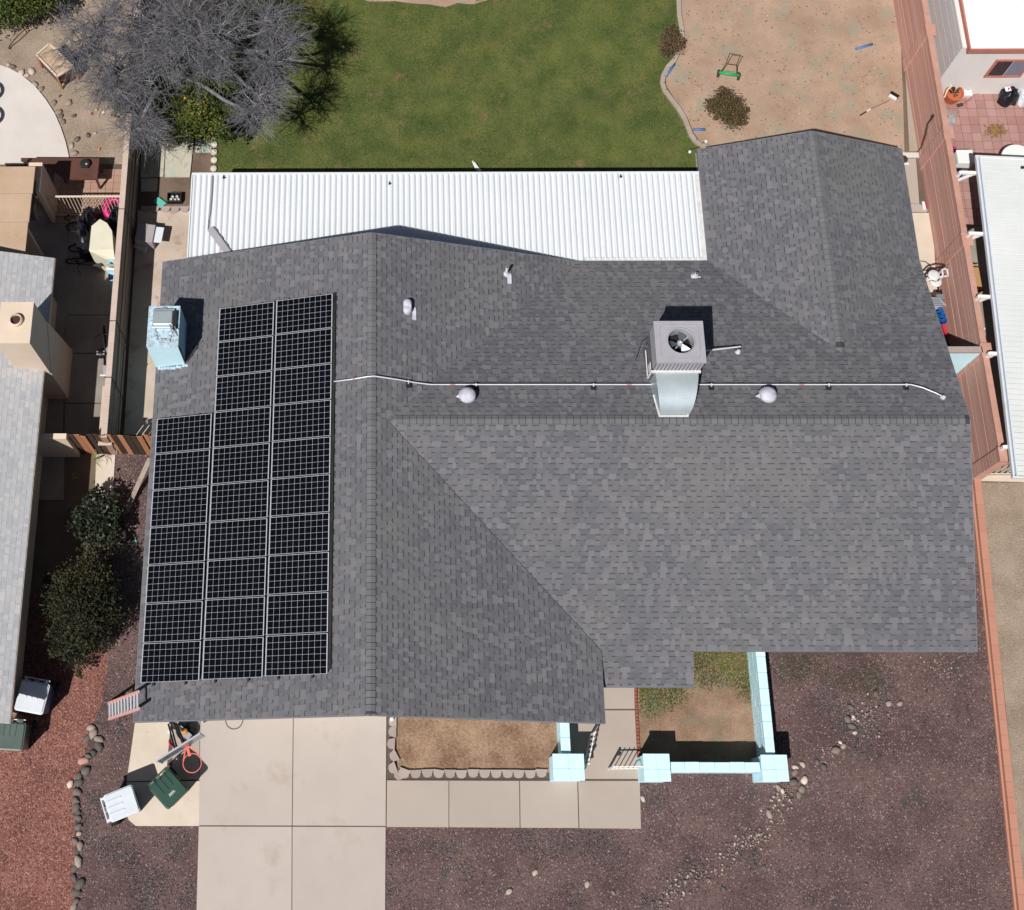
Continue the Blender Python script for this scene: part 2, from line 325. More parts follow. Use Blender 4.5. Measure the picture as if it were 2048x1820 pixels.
# concrete slabs: dark bed first, then each slab with a gap
def slabs(name,m,z,lst,bed=None,th=.05):
    r=thing(name,(P(*lst[0][0]).x,P(*lst[0][0]).y,0),None,None,kind='structure')
    if bed: MB().sheet(PP(bed),z-.007).build('joint_bed','joint_dark',r)
    for q in lst:
        b=MB(); b.tone=rnd.random(); b.prism(PP(q),z-th,z).build('slab',m,r,bevel=.003)
    return r
slabs('driveway','concrete_drive',.045,[[(402,1400),(586.5,1400),(583.8,1651),(398,1650.5)],[(588,1400),(773,1400),(771.3,1651.8),(585.4,1651)],
  [(398,1653),(583.8,1653.5),(582,2100),(386,2100)],[(585.4,1653.5),(771.3,1654),(768.5,2100),(583.6,2100)]],[(402,1402),(773,1402),(769,2098),(387,2098)])
slabs('side_pad','concrete_cream',.05,[[(277,1400),(346,1400),(332,1561),(254,1563)],[(254,1565),(400,1562),(399,1652),(272,1652),(258,1640),(251,1622)]],[(277,1402),(346,1402),(344,1560),(399,1562),(398,1650),(275,1650),(254,1625)])
slabs('drain_strip','concrete_walk',.03,[[(348,1400),(400,1400),(399,1559),(334,1560)]])
slabs('walkway','concrete_walk',.05,[[(774,1561),(897,1561.5),(897,1654.5),(773,1654)],[(898.5,1561.5),(1038,1562),(1039,1655.5),(898.5,1654.5)],[(1039.8,1562),(1154,1562),(1156.5,1656),(1040.8,1655.5)],
  [(1156,1562),(1279,1562),(1281.5,1657.5),(1158.5,1656.5)],[(1170,1421),(1269,1421),(1276,1558),(1122,1558),(1122,1421)],[(1170,1300),(1266,1300),(1269,1418),(1170,1418)]],[(775,1559),(1180,1559),(1172,1302),(1264,1302),(1277,1560),(1280,1656),(775,1652)])
slabs('side_yard_path','concrete_side',.04,[[(276,422),(384,422),(380,560),(335,760),(320,870),(248,870),(262,640)]])
slabs('teal_pad','concrete_teal',.04,[[(333,272),(388,279),(380,355),(329,355)],[(391,280),(424,278),(423,306),(391,306)],[(283,290),(331,290),(327,354),(281,356)],[(282,358),(316,358),(314,383),(282,384)]])
slabs('neighbour_side_yard','concrete_grey',.03,[[(40,442),(137,442),(130,780),(128,1000),(0,1000),(0,442)],[(138.5,442),(252,442),(240,630),(132,630)],[(132,631.5),(240,631.5),(228,706),(130,706)],[(130,708),(226,708),(218,806),(128,806)],[(128,808),(216,808),(222,900),(126,900)]])
slabs('garden_step','concrete_cream',.04,[[(193,908),(231,910),(225,1000),(190,1000)]])
slabs('east_strip','concrete_pale',.04,[[(1790,306),(1839,306),(1838,316),(1800,316),(1790,316)]],)
slabs('east_path','concrete_walk',.035,[[(1780,318),(1831,318),(1836,380),(1838,408),(1790,408)],[(1790,409),(1839,409),(1855,421),(1853,425),(1790,424)]])
slabs('east_pad','concrete_cream',.045,[[(1790,427),(1857,427),(1866,475),(1870,540),(1800,540)],[(1800,543),(1871,543),(1874,560),(1882,592),(1830,592)]])
slabs('east_kerb','curb',.035,[[(1806,90),(1817,110),(1830,220),(1838,303),(1818,303),(1812,180)]])
slabs('patio_floor','concrete_grey',.03,[[(390,436),(1402,436),(1402,640),(390,640)]])
slabs('curved_patio','concrete_pale',.06,[[(-120,100),(0,131),(20,138),(45,152),(70,173),(92,200),(110,228),(122,255),(132,285),(138,312),(139,330),(-120,330)]])
slabs('fence_footing','concrete_cream',.05,[[(1950,951),(2100,951),(2100,966),(1950,962)]])
sheet('planter_soil',PP([(790,1400),(1125,1400),(1112,1545),(795,1548)]),.07,'dirt_planter')
sheet('block_bed',PP([(774,1400),(1115,1400),(1115,1559),(775,1559)]),.02,'joint_dark')
sheet('courtyard_ground',PP([(1272,1260),(1505,1260),(1522,1535),(1280,1535)]),.012,'dirt_court')
sheet('side_bed',PP([(316,356),(386,356),(384,412),(282,414),(283,386),(316,385)]),.01,'dirt_ground')
sheet('mulch_strip',PP([(391,308),(424,308),(423,352),(383,352),(388,310)]),.012,'dirt_ground')
sheet('east_soil_strip',PP([(1832,318),(1842,320),(1857,410),(1860,424),(1840,410)]),.012,'dirt_ground')
# tiles
def tiles(name,m,x0,x1,y0,y1,sx,sy,z,label=None):
    r=thing(name,(x0,y0,0),None,None,kind='structure')
    MB().box(x0,x1,y0,y1,z-.04,z-.012).build('grout_bed','joint_dark',r)
    nx=int((x1-x0)/sx); ny=int((y1-y0)/sy)
    for i in range(nx):
        for j in range(ny):
            b=MB(); b.tone=rnd.random(); dz=rnd.uniform(-.003,.003)
            b.box(x0+i*sx+.006,x0+(i+1)*sx-.006,y0+j*sy+.006,y0+(j+1)*sy-.006,z-.03,z+dz); b.build('tile',m,r)
a=P(1884,182); b_=P(2048,345)
tiles('tiled_patio','tile_red',17.35,21.4,18.6,23.45,.30,.30,.04)
sheet('awning_floor',[(17.35,10.45),(21.5,10.45),(21.5,18.6),(17.35,18.6)],.02,'concrete_grey')
tiles('tiled_terrace','tile_tan',-10.6,-8.1,18.75,20.85,.24,.24,.05)
# ------------------------------------------------------------------ loose gravel, grass
OCT=[(1,0,0),(0,1,0),(-1,0,0),(0,-1,0),(.25,.2,.75),(-.2,.1,-.4)]; OF=[(0,1,4),(1,2,4),(2,3,4),(3,0,4)]
def gravel(name,poly,n,holes,m,r0=.014,r1=.030,z=.004,dens=None):
    p=scatter_pts(poly,n,holes)
    if dens is not None: p=p[dens(p)]
    k=len(p); s=r0+(r1-r0)*nprs.rand(k)**2
    sc=np.stack([s*(.8+.6*nprs.rand(k)),s*(.7+.3*nprs.rand(k)),s*(.5+.5*nprs.rand(k))],1)
    inst(name,OCT,OF,np.column_stack([p,np.full(k,z)+.2*s]),sc,nprs.rand(k)*6.28,np.clip(nprs.rand(k)**1.25,0,1),m,kind='stuff')
HOUSEH=[(-6.2,3.6),(5.4,3.6),(5.4,5.4),(15.2,5.4),(15.2,15),(-6.2,15)]
drv=PP([(402,1380),(773,1380),(768,2100),(386,2100)]); wk=PP([(770,1559),(1280,1559),(1282,1658),(770,1654)]); ent=PP([(1120,1250),(1268,1250),(1280,1560),(1100,1560)])
pad=PP([(262,1400),(402,1400),(399,1652),(272,1652),(252,1625)]); crt=PP([(1268,1200),(1510,1200),(1530,1545),(1278,1545)]); plt=PP([(770,1380),(1125,1380),(1112,1560),(770,1560)])
HO=[HOUSEH,drv,wk,ent,pad,crt,plt]
def blob(p,cs,thr=0):
    r=np.zeros(len(p),bool)
    for cx,cy,rr in cs: r|=((p[:,0]-cx)**2+(p[:,1]-cy)**2)<(rr*(.35+.8*nprs.rand(len(p))))**2
    return r
def BC(*l): return [(*PP([(x,y)])[0],r) for x,y,r in l]
gravel('purple_gravel',FRONT,170000,HO,'gravel_purple',.013,.030)
gravel('dark_gravel',FRONT,200000,HO,'gravel_dark',.012,.026,.018,dens=lambda p:blob(p,BC((215,1420,.55),(240,1450,.4),(190,1600,.3),(180,1660,.5),(220,1700,.5),(260,1720,.4),(300,1780,.7),(350,1690,.45),(380,1790,.4),(900,1700,.35),(930,1740,.3),(860,1690,.25),(1050,1670,.5),(1110,1690,.5),(1180,1680,.6),(1220,1700,.5),(780,1780,.3),(800,1700,.2),(1150,1790,.4),(1300,1590,.45),(1570,1340,.5),(1600,1330,.4),(1650,1400,.5),(1700,1440,.6),(1740,1460,.5),(1760,1370,.5),(1720,1500,.4),(1660,1380,.4),(1850,1440,.22),(1985,1470,.2),(1620,1800,.2),(1510,1720,.3),(1380,1730,.25),(1360,1770,.3),(1300,1810,.35))))
gravel('tan_patches',FRONT,40000,HO,'gravel_tan',.012,.03,.012,dens=lambda p:blob(p,BC((1560,1640,.22),(1545,1660,.2),(1430,1760,.28),(1450,1740,.2),(1360,1780,.2),(1650,1510,.25),(1860,1320,.35),(1880,1340,.3),(1600,1400,.2))))
gravel('red_gravel',REDB,60000,[],'gravel_red',.014,.034)
gravel('tan_gravel',NWB,26000,[PP([(-120,100),(0,131),(45,152),(92,200),(122,255),(139,330),(-120,330)])],'gravel_tan',.008,.018)
gravel('side_gravel',SEB,22000,[],'gravel_tan',.008,.018)
gravel('yard_pebbles',YARD,2600,[],'gravel_tan',.008,.026,.008)
gravel('yard_dark_bits',YARD,1800,[],'gravel_dark',.008,.03,.008)
gravel('planter_crumbs',PP([(795,1420),(1112,1420),(1108,1540),(797,1540)]),9000,[],'dirt_planter',.008,.03,.07)
BL=[(-.10,0,0),(.10,0,0),(.05,.25,1)]; 
BL3=[(-.12,0,0),(.12,0,0),(.0,.35,1), (.1,-.06,0),(.1,.12,0),(-.35,.1,.9)]
def grass(name,poly,n,holes,h0,h1,m='grass',z=.005,dens=None):
    p=scatter_pts(poly,n,holes)
    if dens is not None: p=p[dens(p)]
    k=len(p); s=h0+(h1-h0)*nprs.rand(k)
    inst(name,BL3,[(0,1,2),(3,4,5)],np.column_stack([p,np.full(k,z)]),np.stack([s*1.2,s*1.2,s],1),nprs.rand(k)*6.28,nprs.rand(k),m,kind='stuff')
grass('lawn_grass',LAWN,300000,[PP([(434,440),(1402,440),(1402,400),(434,400)]),PP([(740,-60),(960,-60),(950,8),(900,14),(820,6),(740,2)])],.018,.05)
c1=[(*PP([(1290+i*16,1385+rnd.uniform(-8,8))])[0],.45) for i in range(4)]
grass('courtyard_grass',PP([(1274,1260),(1505,1260),(1520,1500),(1280,1500)]),48000,[],.02,.06,'grass',.012,
  dens=lambda p: blob(p,[(*PP([(1300,1385)])[0],.7),(*PP([(1340,1375)])[0],.6),(*PP([(1410,1320)])[0],.8),(*PP([(1470,1320)])[0],.8),(*PP([(1500,1370)])[0],.5),(*PP([(1440,1300)])[0],.9)]))
grass('weeds_in_gravel',PP([(1550,1290),(1800,1290),(1800,1520),(1560,1520)]),26000,[],.015,.045,'weed_green',.01,
  dens=lambda p: blob(p,[(*PP([(1625,1320)])[0],.45),(*PP([(1700,1365)])[0],.4),(*PP([(1740,1365)])[0],.55),(*PP([(1650,1350)])[0],.4),(*PP([(1585,1340)])[0],.5),(*PP([(1700,1450)])[0],.25)]))
# ------------------------------------------------------------------ main house roof
xw,xr,xe,yn,ys,ze,zr=-6.478,-.368,5.607,16.27,3.31,2.5,4.43
ye,yR,yN,xE,zR=5.143,10.87,16.268,15.345,4.30
wxw,wxr,wxe,wyn,wzr=9.373,12.473,15.455,19.94,3.584
pys,pxe=4.256,8.015
sW=(zr-ze)/(xr-xw); sE=(zr-ze)/(xe-xr); sS=(zR-ze)/(yR-ye); sN=(zR-ze)/(yN-yR); sV=(wzr-ze)/(wxr-wxw); sU=(wzr-ze)/(wxe-wxr)
xk=xr+(zr-zR)/sE; yA=yN-(wzr-ze)/sN
def roofz(x,y):
    z=-9
    if ys<=y<=yn and xw<=x<=xe: z=max(z, zr-(sW*(xr-x) if x<xr else sE*(x-xr)))
    if x>=xr and x<=xE+.02 and ye<=y<=yN: z=max(z, zR-(sS*(yR-y) if y<yR else sN*(y-yR)))
    if xe<=x<=pxe and pys<=y<ye: z=max(z, zR-sS*(yR-y))
    if wxw<=x<=wxe and yA-2<=y<=wyn: z=max(z, wzr-(sV*(wxr-x) if x<wxr else sU*(x-wxr)))
    return z
def onroof(px,py,off=0.):
    z=3.5
    for i in range(60):
        p=P(px,py,z); z=.5*z+.5*(roofz(p.x,p.y)+off)
    return P(px,py,z)
# planes: (origin at eave, u dir, v dir(upslope, horizontal), slope, zeave, convex poly in world xy ccw)
def ccw(p):
    a=sum(p[i][0]*p[(i+1)%len(p)][1]-p[(i+1)%len(p)][0]*p[i][1] for i in range(len(p))); return p if a>0 else p[::-1]
PL=[ ((xw,ys),(0,1),(1,0),sW,ze,[(xw,ys),(xr,ys),(xr,yn),(xw,yn)]),
 ((xe,yn),(0,-1),(-1,0),sE,ze,[(xr,ys),(xe,ys),(xe,ye),(xk,yR),(xr,yR)]),
 ((xe,yn),(0,-1),(-1,0),sE,ze,[(xr,yR),(xk,yR),(xe,yN),(xe,yn),(xr,yn)]),
 ((xe,ye),(1,0),(0,1),sS,ze,[(xk,yR),(xe,ye),(xE,ye),(xE,yR)]),
 ((xe,ye),(1,0),(0,1),sS,ze,[(xe+.03,ye),(xe+.03,pys),(pxe,pys),(pxe,ye)]),
 ((xE,yN),(-1,0),(0,-1),sN,ze,[(xk,yR),(wxr,yR),(wxr,yA),(wxw,yN),(xe,yN)]),
 ((xE,yN),(-1,0),(0,-1),sN,ze,[(wxr,yR),(xE,yR),(wxe,yN),(wxr,yA)]),
 ((wxw,wyn),(0,-1),(1,0),sV,ze,[(wxw,yN),(wxr,yA),(wxr,wyn),(wxw,wyn)]),
 ((wxe,wyn),(0,-1),(-1,0),sU,ze,[(wxr,yA),(wxe,yN),(wxe,wyn),(wxr,wyn)])]
house=thing('house',(5,10,0),'light blue single-storey house under the dark grey shingle roof in the centre','house')
deck=MB()
for o0,ud,vd,s,z0,poly in PL:
    poly=ccw(poly); f=lambda x,y:z0+s*((x-o0[0])*vd[0]+(y-o0[1])*vd[1])
    deck.mi=0; deck.prism(poly,lambda x,y:f(x,y)-.13,lambda x,y:f(x,y)-.002)
roof=deck.build('roof',['roof_deck'],house)
# house walls, soffit height 2.35
wl=MB(); o=.5
fp=[(xw+o,ys+.9),(xe-o,ys+.9),(xe-o,ye+o+.9),(xE-.25,ye+o+.9),(xE-.25,yN-o),(wxe-o,wyn-.5),(wxw+o,wyn-.5),(wxw+o,yN-o),(xe-o,yN-o),(xe-o,yn-.5),(xw+o,yn-.5)]
wl.prism(fp,0,2.36); wl.build('wall','wall_stucco_blue',house)
gd=MB()
for i in range(4): gd.box(-4.9,-.1,ys+.85,ys+.9,.08+i*.53,.08+i*.53+.51)
gd.build('garage_door','plastic_white',house)
MB().box(6.3,7.25,ye+1.33,ye+1.4,.05,2.1).build('front_door','wood_dark',house)
fs=MB()
for a0,a1,zf in [((xw,ys),(xw,yn),ze),((xe,ye-.0),(xe,ys),ze),((pxe,ye),(xE,ye),ze),((xe+.03,pys),(pxe,pys),ze-.28),((wxe,yN),(wxe,wyn),ze),((wxw,yN),(wxw,wyn),ze),((xe,yN),(wxw,yN),ze)]:
    A=Vector((*a0,zf-.075)); B=Vector((*a1,zf-.075)); fs.bar(A,B,.03,.15)
for a0,a1 in [((xw,ys,ze),(xr,ys,zr)),((xr,ys,zr),(xe,ys,ze)),((xw,yn,ze),(xr,yn,zr)),((xr,yn,zr),(xe,yn,ze)),((wxw,wyn,ze),(wxr,wyn,wzr)),((wxr,wyn,wzr),(wxe,wyn,ze)),((xE,ye,ze),(xE,yR,zR)),((xE,yR,zR),(wxe,yN,ze))]:
    fs.bar(Vector(a0)-Vector((0,0,.08)),Vector(a1)-Vector((0,0,.08)),.035,.15)
fs.build('fascia','fascia',house)
# shingles
def shingle_field(planes,expo,rng,hi=.016,lo=.006):
    tabs=[];stuff=MB()
    for o0,ud,vd,s,z0,poly in planes:
        poly=ccw(list(poly)); uv=[((x-o0[0])*ud[0]+(y-o0[1])*ud[1],(x-o0[0])*vd[0]+(y-o0[1])*vd[1]) for x,y in poly]
        det=ud[0]*vd[1]-ud[1]*vd[0]; 
        if det<0: uv=uv[::-1]
        cs=1/math.sqrt(1+s*s); e=expo*cs
        nx=Vector((-s*vd[0],-s*vd[1],1)).normalized()
        def W(u,v,h): return (o0[0]+ud[0]*u+vd[0]*v+nx.x*h,o0[1]+ud[1]*u+vd[1]*v+nx.y*h,z0+s*v+nx.z*h)
        def clipall(q):
            for i in range(len(uv)): 
                q=clip(q,(uv[i],uv[(i+1)%len(uv)]))
                if len(q)<3: return None
            return q
        vmin=min(p[1] for p in uv); vmax=max(p[1] for p in uv)
        for k in range(int(math.floor(vmin/e)),int(math.ceil(vmax/e))):
            v0,v1=k*e,(k+1)*e
            strip=clipall([(-60,v0),(60,v0),(60,v1),(-60,v1)])
            if not strip: continue
            ua=min(p[0] for p in strip); ub=max(p[0] for p in strip); u=ua-rng.random()*.3; tab=True
            while u<ub:
                w=rng.choice((.09,.12,.15,.19,.24)) if tab else rng.choice((.06,.09,.12,.15,.19))
                q=clipall([(u,v0),(u+w,v0),(u+w,v1),(u,v1)])
                if q:
                    h0=hi if tab else lo
                    hh=lambda v:h0*(1-.55*(v-v0)/e)
                    n=len(q); top=[W(a,b,hh(b)) for a,b in q]; bot=[W(a,b,-.004) for a,b in q]
                    rot=range(n)
                    faces=[tuple(range(n,2*n))]+[(i,(i+1)%n,n+(i+1)%n,n+i) for i in range(n)]
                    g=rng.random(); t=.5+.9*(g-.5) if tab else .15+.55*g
                    if rng.random()<.06: t=min(1,t+.3)
                    full=(n==4 and abs((q[2][0]-q[0][0]))*1.001>=w*.99 and tab)
                    if full: tabs.append((w*(1+.001*rng.random()),bot+top,faces,t))
                    else: stuff.add(bot+top,faces,t)
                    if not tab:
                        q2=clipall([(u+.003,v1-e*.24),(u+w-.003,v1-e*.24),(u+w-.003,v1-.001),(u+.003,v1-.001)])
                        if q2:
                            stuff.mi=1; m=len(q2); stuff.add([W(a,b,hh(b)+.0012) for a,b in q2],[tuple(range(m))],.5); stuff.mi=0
                u+=w; tab=not tab
    return tabs,stuff
rg=random.Random(3)
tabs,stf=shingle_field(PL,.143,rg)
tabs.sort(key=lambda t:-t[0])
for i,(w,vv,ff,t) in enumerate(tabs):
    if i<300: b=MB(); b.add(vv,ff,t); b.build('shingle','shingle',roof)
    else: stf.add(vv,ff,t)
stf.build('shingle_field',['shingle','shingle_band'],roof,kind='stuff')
def ridgecaps(a,b,s1,s2,parent,pitch=.165,w=.118):
    a=Vector(a);b=Vector(b);d=(b-a);n=int(d.length/pitch);d.normalize(); side=Vector((d.y,-d.x,0))
    q=MB()
    for sd,sl_ in ((1,s1),(-1,s2)):
        u0=side*sd*(w+.006)-Vector((0,0,sl_*(w+.006))); q.add([a+Vector((0,0,.02)),b+Vector((0,0,.02)),b+u0+Vector((0,0,.02)),a+u0+Vector((0,0,.02))],[(0,1,2,3)])
    q.build('cap_shade_strip','roof_deck',parent)  # dark strip showing between caps, stands in for their edges and overlap shadow
    for i in range(n):
        m=MB(); m.tone=rnd.random(); p0=a+d*(i*pitch-.012);p1=a+d*((i+1)*pitch-.016); h0,h1=.036,.022
        pts=[]
        for p,h in ((p0+d*.012,h0),(p1,h1)):
            for k,(sd,sl_) in enumerate(((1,s1),(0,0),(-1,s2))):
                pts.append(p+side*sd*w+Vector((0,0,h-(sl_*w if sd else -.004))))
        lo=[q-Vector((0,0,.03)) for q in pts]
        m.add(pts+lo,[(0,1,4,3),(1,2,5,4),(6,9,10,7),(7,10,11,8),(0,6,7,1),(1,7,8,2),(3,4,10,9),(4,5,11,10),(0,3,9,6),(2,8,11,5)])
        m.build('ridge_cap','ridge_cap',parent)
ridgecaps((xr,yn-.02,zr),(xr,ys+.02,zr),sW,sE,roof)
ridgecaps((xk+.25,yR,zR),(xE-.02,yR,zR),sS,sN,roof,.18)
ridgecaps((wxr,wyn-.02,wzr),(wxr,yA+.15,wzr),sU,sV,roof)
# south valley cut line
v=MB()
for a0,a1 in [((xk,yR,zR),(xe,ye,ze))]:
    v.bar(Vector(a0)+Vector((0,0,.012)),Vector(a1)+Vector((0,0,.012)),.012,.012)
v.build('valley_cut','roof_deck',roof)
# roof vents and pipes on the roof
def turbine(px,py,label):
    p=onroof(px,py,.2); z0=roofz(p.x,p.y); t=thing('turbine_vent',(p.x,p.y,z0),label,'roof vent','round vents on the rear roof slope')
    MB().box(-.2,.2,-.2,.2,-.06,.04).build('flashing','shingle',t,local=True)
    MB().lathe((0,0,-.05),[(.15,0),(.15,.18)],16).build('collar','sealant',t,local=True)
    d=MB()
    d.lathe((0,0,.1),[(.10,0),(.21,.06),(.225,.14),(.19,.22),(.10,.27),(.02,.28)],24)
    d.build('dome','sealant',t,local=True,smooth=True)
    f=MB()
    for k in range(24):
        a=2*PI*k/24; f.add([(math.cos(a)*.12,math.sin(a)*.12,.36),(math.cos(a+.1)*.235,math.sin(a+.1)*.235,.25),(math.cos(a+.18)*.235,math.sin(a+.18)*.235,.17),(math.cos(a+.12)*.20,math.sin(a+.12)*.20,.15)],[(0,1,2,3)])
    f.build('fins','sealant',t,local=True)
    q=MB(); q.add([(-.2,.05,.2),(-.31,.0,.1),(-.2,-.06,.12)],[(0,1,2)]); q.build('tab','sealant',t,local=True)
turbine(935,791,'round white vent dome on the rear roof, west of the air conditioner')
turbine(1536,790,'round white vent dome on the rear roof, east of the air conditioner')
p=onroof(815,610,.2); z0=roofz(p.x,p.y)
t=thing('exhaust_vent',(p.x,p.y,z0),'small rounded white vent hood just east of the long ridge','roof vent')
MB().lathe((0,.08,-.1),[(.12,0),(.12,.28),(.09,.33),(.02,.35)],14).lathe((0,-.1,-.1),[(.12,0),(.12,.24),(.09,.3),(.02,.32)],14).box(-.11,.11,-.1,.08,-.05,.2).build('hood','sealant',t,local=True,smooth=False,bevel=.02)
MB().box(.05,.24,-.34,.02,-.1,-.035).build('flashing_smear','sealant',t,local=True)
for px,py,lb,h in ((1012,548,'thin white vent pipe leaning near the north gable edge',.45),(1390,553,'short white vent pipe near the patio roof corner',.22)):
    p=onroof(px,py,0.); z0=roofz(p.x,p.y); t=thing('vent_pipe',(p.x,p.y,z0),lb,'vent pipe')
    MB().tube([(0,0,-.05),(0,0,h)],.04,10).build('pipe','plastic_white',t,local=True)
    MB().tube([(0,0,h-.02),(0,0,h+.01)],.03,10).build('pipe_mouth','plastic_black',t,local=True)
    MB().lathe((0,0,-.03),[(.13,0),(.07,.07)],12).box(.03,.15,-.3,0,-.06,.02).box(-.12,.06,-.08,.04,-.05,.03).build('sealant_patch','sealant',t,local=True)
# conduit
pts=[onroof(px,py,.12) for px,py in [(668,763),(700,759),(735,753),(748,752),(790,758),(830,765),(862,769),(900,769),(1000,769),(1150,769),(1300,769),(1450,769),(1600,769),(1750,769),(1822,769),(1845,775),(1872,786),(1884,792)]]
c=thing('conduit_pipe',pts[0],'long white conduit pipe running from the solar panels across the rear roof','conduit')
MB().tube(pts,.019,8).build('pipe','steel_pipe',c,smooth=True)
for px in (1300,):
    pass
for px,py in ((710,757),(905,769),(1258,769),(1603,769)):
    p=onroof(px,py,.12); MB().tube([p-Vector((.07,0,0)),p+Vector((.07,0,0))],.0215,8).build('red_sleeve','red_tape',c)
for px,py in ((817,763),(952,769),(1187,769),(1423,769),(1658,769),(1813,769)):
    p=onroof(px,py,.0); q=P(px,py,p.z+.12); z=roofz(q.x,q.y)
    MB().box(q.x-.07,q.x+.07,q.y-.14,q.y+.06,z-.02,z+.07).build('support_block','black_metal',c)
    MB().box(q.x-.015,q.x+.015,q.y-.05,q.y+.03,z+.07,q.z+.025).build('clamp','steel_pipe',c)
p=onroof(1887,794,.06); MB().lathe(p-Vector((0,0,.12)),[(.11,0),(.07,.08),(.05,.16),(.02,.18)],12).build('end_boot','sealant',c,smooth=True)
# ------------------------------------------------------------------ chimney of the house
chx0,chx1,chy0,chy1,chz=-6.48,-5.63,13.0,14.19,4.12
ch=MB().box(chx0,chx1,chy0,chy1,0,chz-.02).build('chimney','paint_sky',house,label='light blue stuccoed chimney with a patched metal cap')
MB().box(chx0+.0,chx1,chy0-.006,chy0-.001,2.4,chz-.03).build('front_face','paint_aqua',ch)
MB().box(chx0-.01,chx1+.01,chy0-.01,chy1+.01,chz-.02,chz+.02).build('cap_slab','mortar_wash',ch,bevel=.01)
m=MB()
for k in range(26):
    a=k/26*2*PI; x=(chx0+chx1)/2+math.cos(a)*(.30+.06*math.sin(3*a)); y=(chy0+chy1)/2+math.sin(a)*(.46+.05*math.sin(5*a)); m.lathe((x,y,chz+.015),[(.07,0),(.06,.03),(.03,.045)],7,tone=rnd.random())
m.build('mortar_blobs','mortar_wash',ch,smooth=True)
m=MB().box(chx0+.13,chx1-.13,chy0+.52,chy1-.12,chz+.02,chz+.12); m.box(chx0+.16,chx1-.18,chy0+.60,chy1-.2,chz+.12,chz+.17); m.build('flue_cover','galv',ch,bevel=.01)
MB().box(chx1-.16,chx1-.06,chy0+.5,chy1-.18,chz+.02,chz+.13).build('flue_side_plate','black_metal',ch)
m=MB()
for a0,a1 in (((-5.98,13.85,4.2),(-5.75,13.28,4.35)),((-5.86,13.6,4.2),(-5.72,13.2,4.33)),((-5.8,13.75,4.18),(-5.66,13.35,4.3))): m.tube([a0,a1],.012,6)
m.build('antenna_rods','alu',ch)
MB().tube([(-5.70,13.2,4.12),(-5.58,13.0,3.7),(-5.60,12.99,2.95)],.02,6).build('cable','black_metal',ch)
m=MB()
for i in range(10):
    x=chx0+.1+i*.09; z=roofz(x,chy0-.08)
    m.lathe((x,chy0-.04-rnd.random()*.05,z-.03),[(.06,0),(.05,.05),(.02,.07)],7,tone=rnd.random())
m.build('base_mortar','mortar_wash',ch)
# ------------------------------------------------------------------ solar panels
al=math.atan(sW); ca,sa=math.cos(al),math.sin(al)
PWd,PHt=1.655,.992
def panel_proto():
    t=thing('solar_panel',(0,0,0),'x','solar panel','solar panels on the west roof slope')
    t.rotation_euler=(0,-al,0)
    w,h=PWd/2,PHt/2; fr=MB()
    fr.box(-w,w,-h,-h+.005,-.014,0).box(-w,w,h-.005,h,-.014,0).box(-w,-w+.014,-h+.006,h-.006,-.03,0).box(w-.014,w,-h+.006,h-.006,-.03,0)
    fr.build('frame','pv_frame',t,local=True)
    MB().box(-w+.014,w-.014,-h+.006,h-.006,-.012,-.008).build('backsheet','pv_back',t,local=True)
    cw=(PWd-.044)/10; chh=(PHt-.018)/6; g=.0036; k=.005
    a=cw/2-g; b=chh/2-g
    oct8=[(-a+k,-b),(a-k,-b),(a,-b+k),(a,b-k),(a-k,b),(-a+k,b),(-a,b-k),(-a,-b+k)]
    m=MB(); m.prism(oct8,-.006,-.003); first=None
    MB().box(-w+.02,w-.02,-h+.008,h-.008,-.045,-.0145).build('underside','black_metal',t,local=True)
    for i in range(10):
        for j in range(6):
            if first is None: c_=m.build('cell','pv_cell',t,local=True); first=c_
            else: c_=first.copy(); COL.objects.link(c_); c_.parent=t
            c_.location=(-w+.022+cw*(i+.5),-h+.009+chh*(j+.5),0)
    return t
cols=[(-5.54,4.25,7,'left'),(-3.88,4.27,10,'middle'),(-2.235,4.29,10,'right')]
words=['bottom','second from the bottom','third from the bottom','fourth from the bottom','fifth from the bottom','sixth from the bottom','seventh from the bottom','eighth from the bottom','ninth from the bottom','top']
proto=panel_proto(); firstp=True
for cx,y0,n,nm in cols:
    for j in range(n):
        pn=proto if firstp else copy_tree(proto); firstp=False
        w_=words[j] if j<n-1 else 'topmost'
        y=y0+.51+j*1.024
        pn.location=(cx,y,zr-sW*(xr-cx)+.15)
        pn['label']=f'black solar panel with white grid, {w_} in the {nm} column'
# rails & feet
rl=thing('panel_rails',(-4,4,3),'dark mounting rails and feet under the solar panels on the west roof','mounting rail')
for cx,y0,n,nm in cols:
    for dx in (-.45,.42):
        x=cx+dx; z=zr-sW*(xr-x)+.085; b=MB().box(x-.02,x+.02,y0-.07,y0+n*1.024+.03,z-.025,z+.022); b.build('rail','black_metal',rl)
        f=MB()
        for k in range(0,n+1,2): f.box(x-.03,x+.03,y0+k*1.02-.04,y0+k*1.02+.04,z-.1,z-.02)
        f.build('foot','black_metal',rl)
# black bar along the high edge
m=MB(); x=cols[2][0]+PWd/2*ca+.005; z=zr-sW*(xr-x); m.box(x,x+.085,4.42,14.56,z-.06,z+.10); m.build('edge_bar','black_metal',rl)
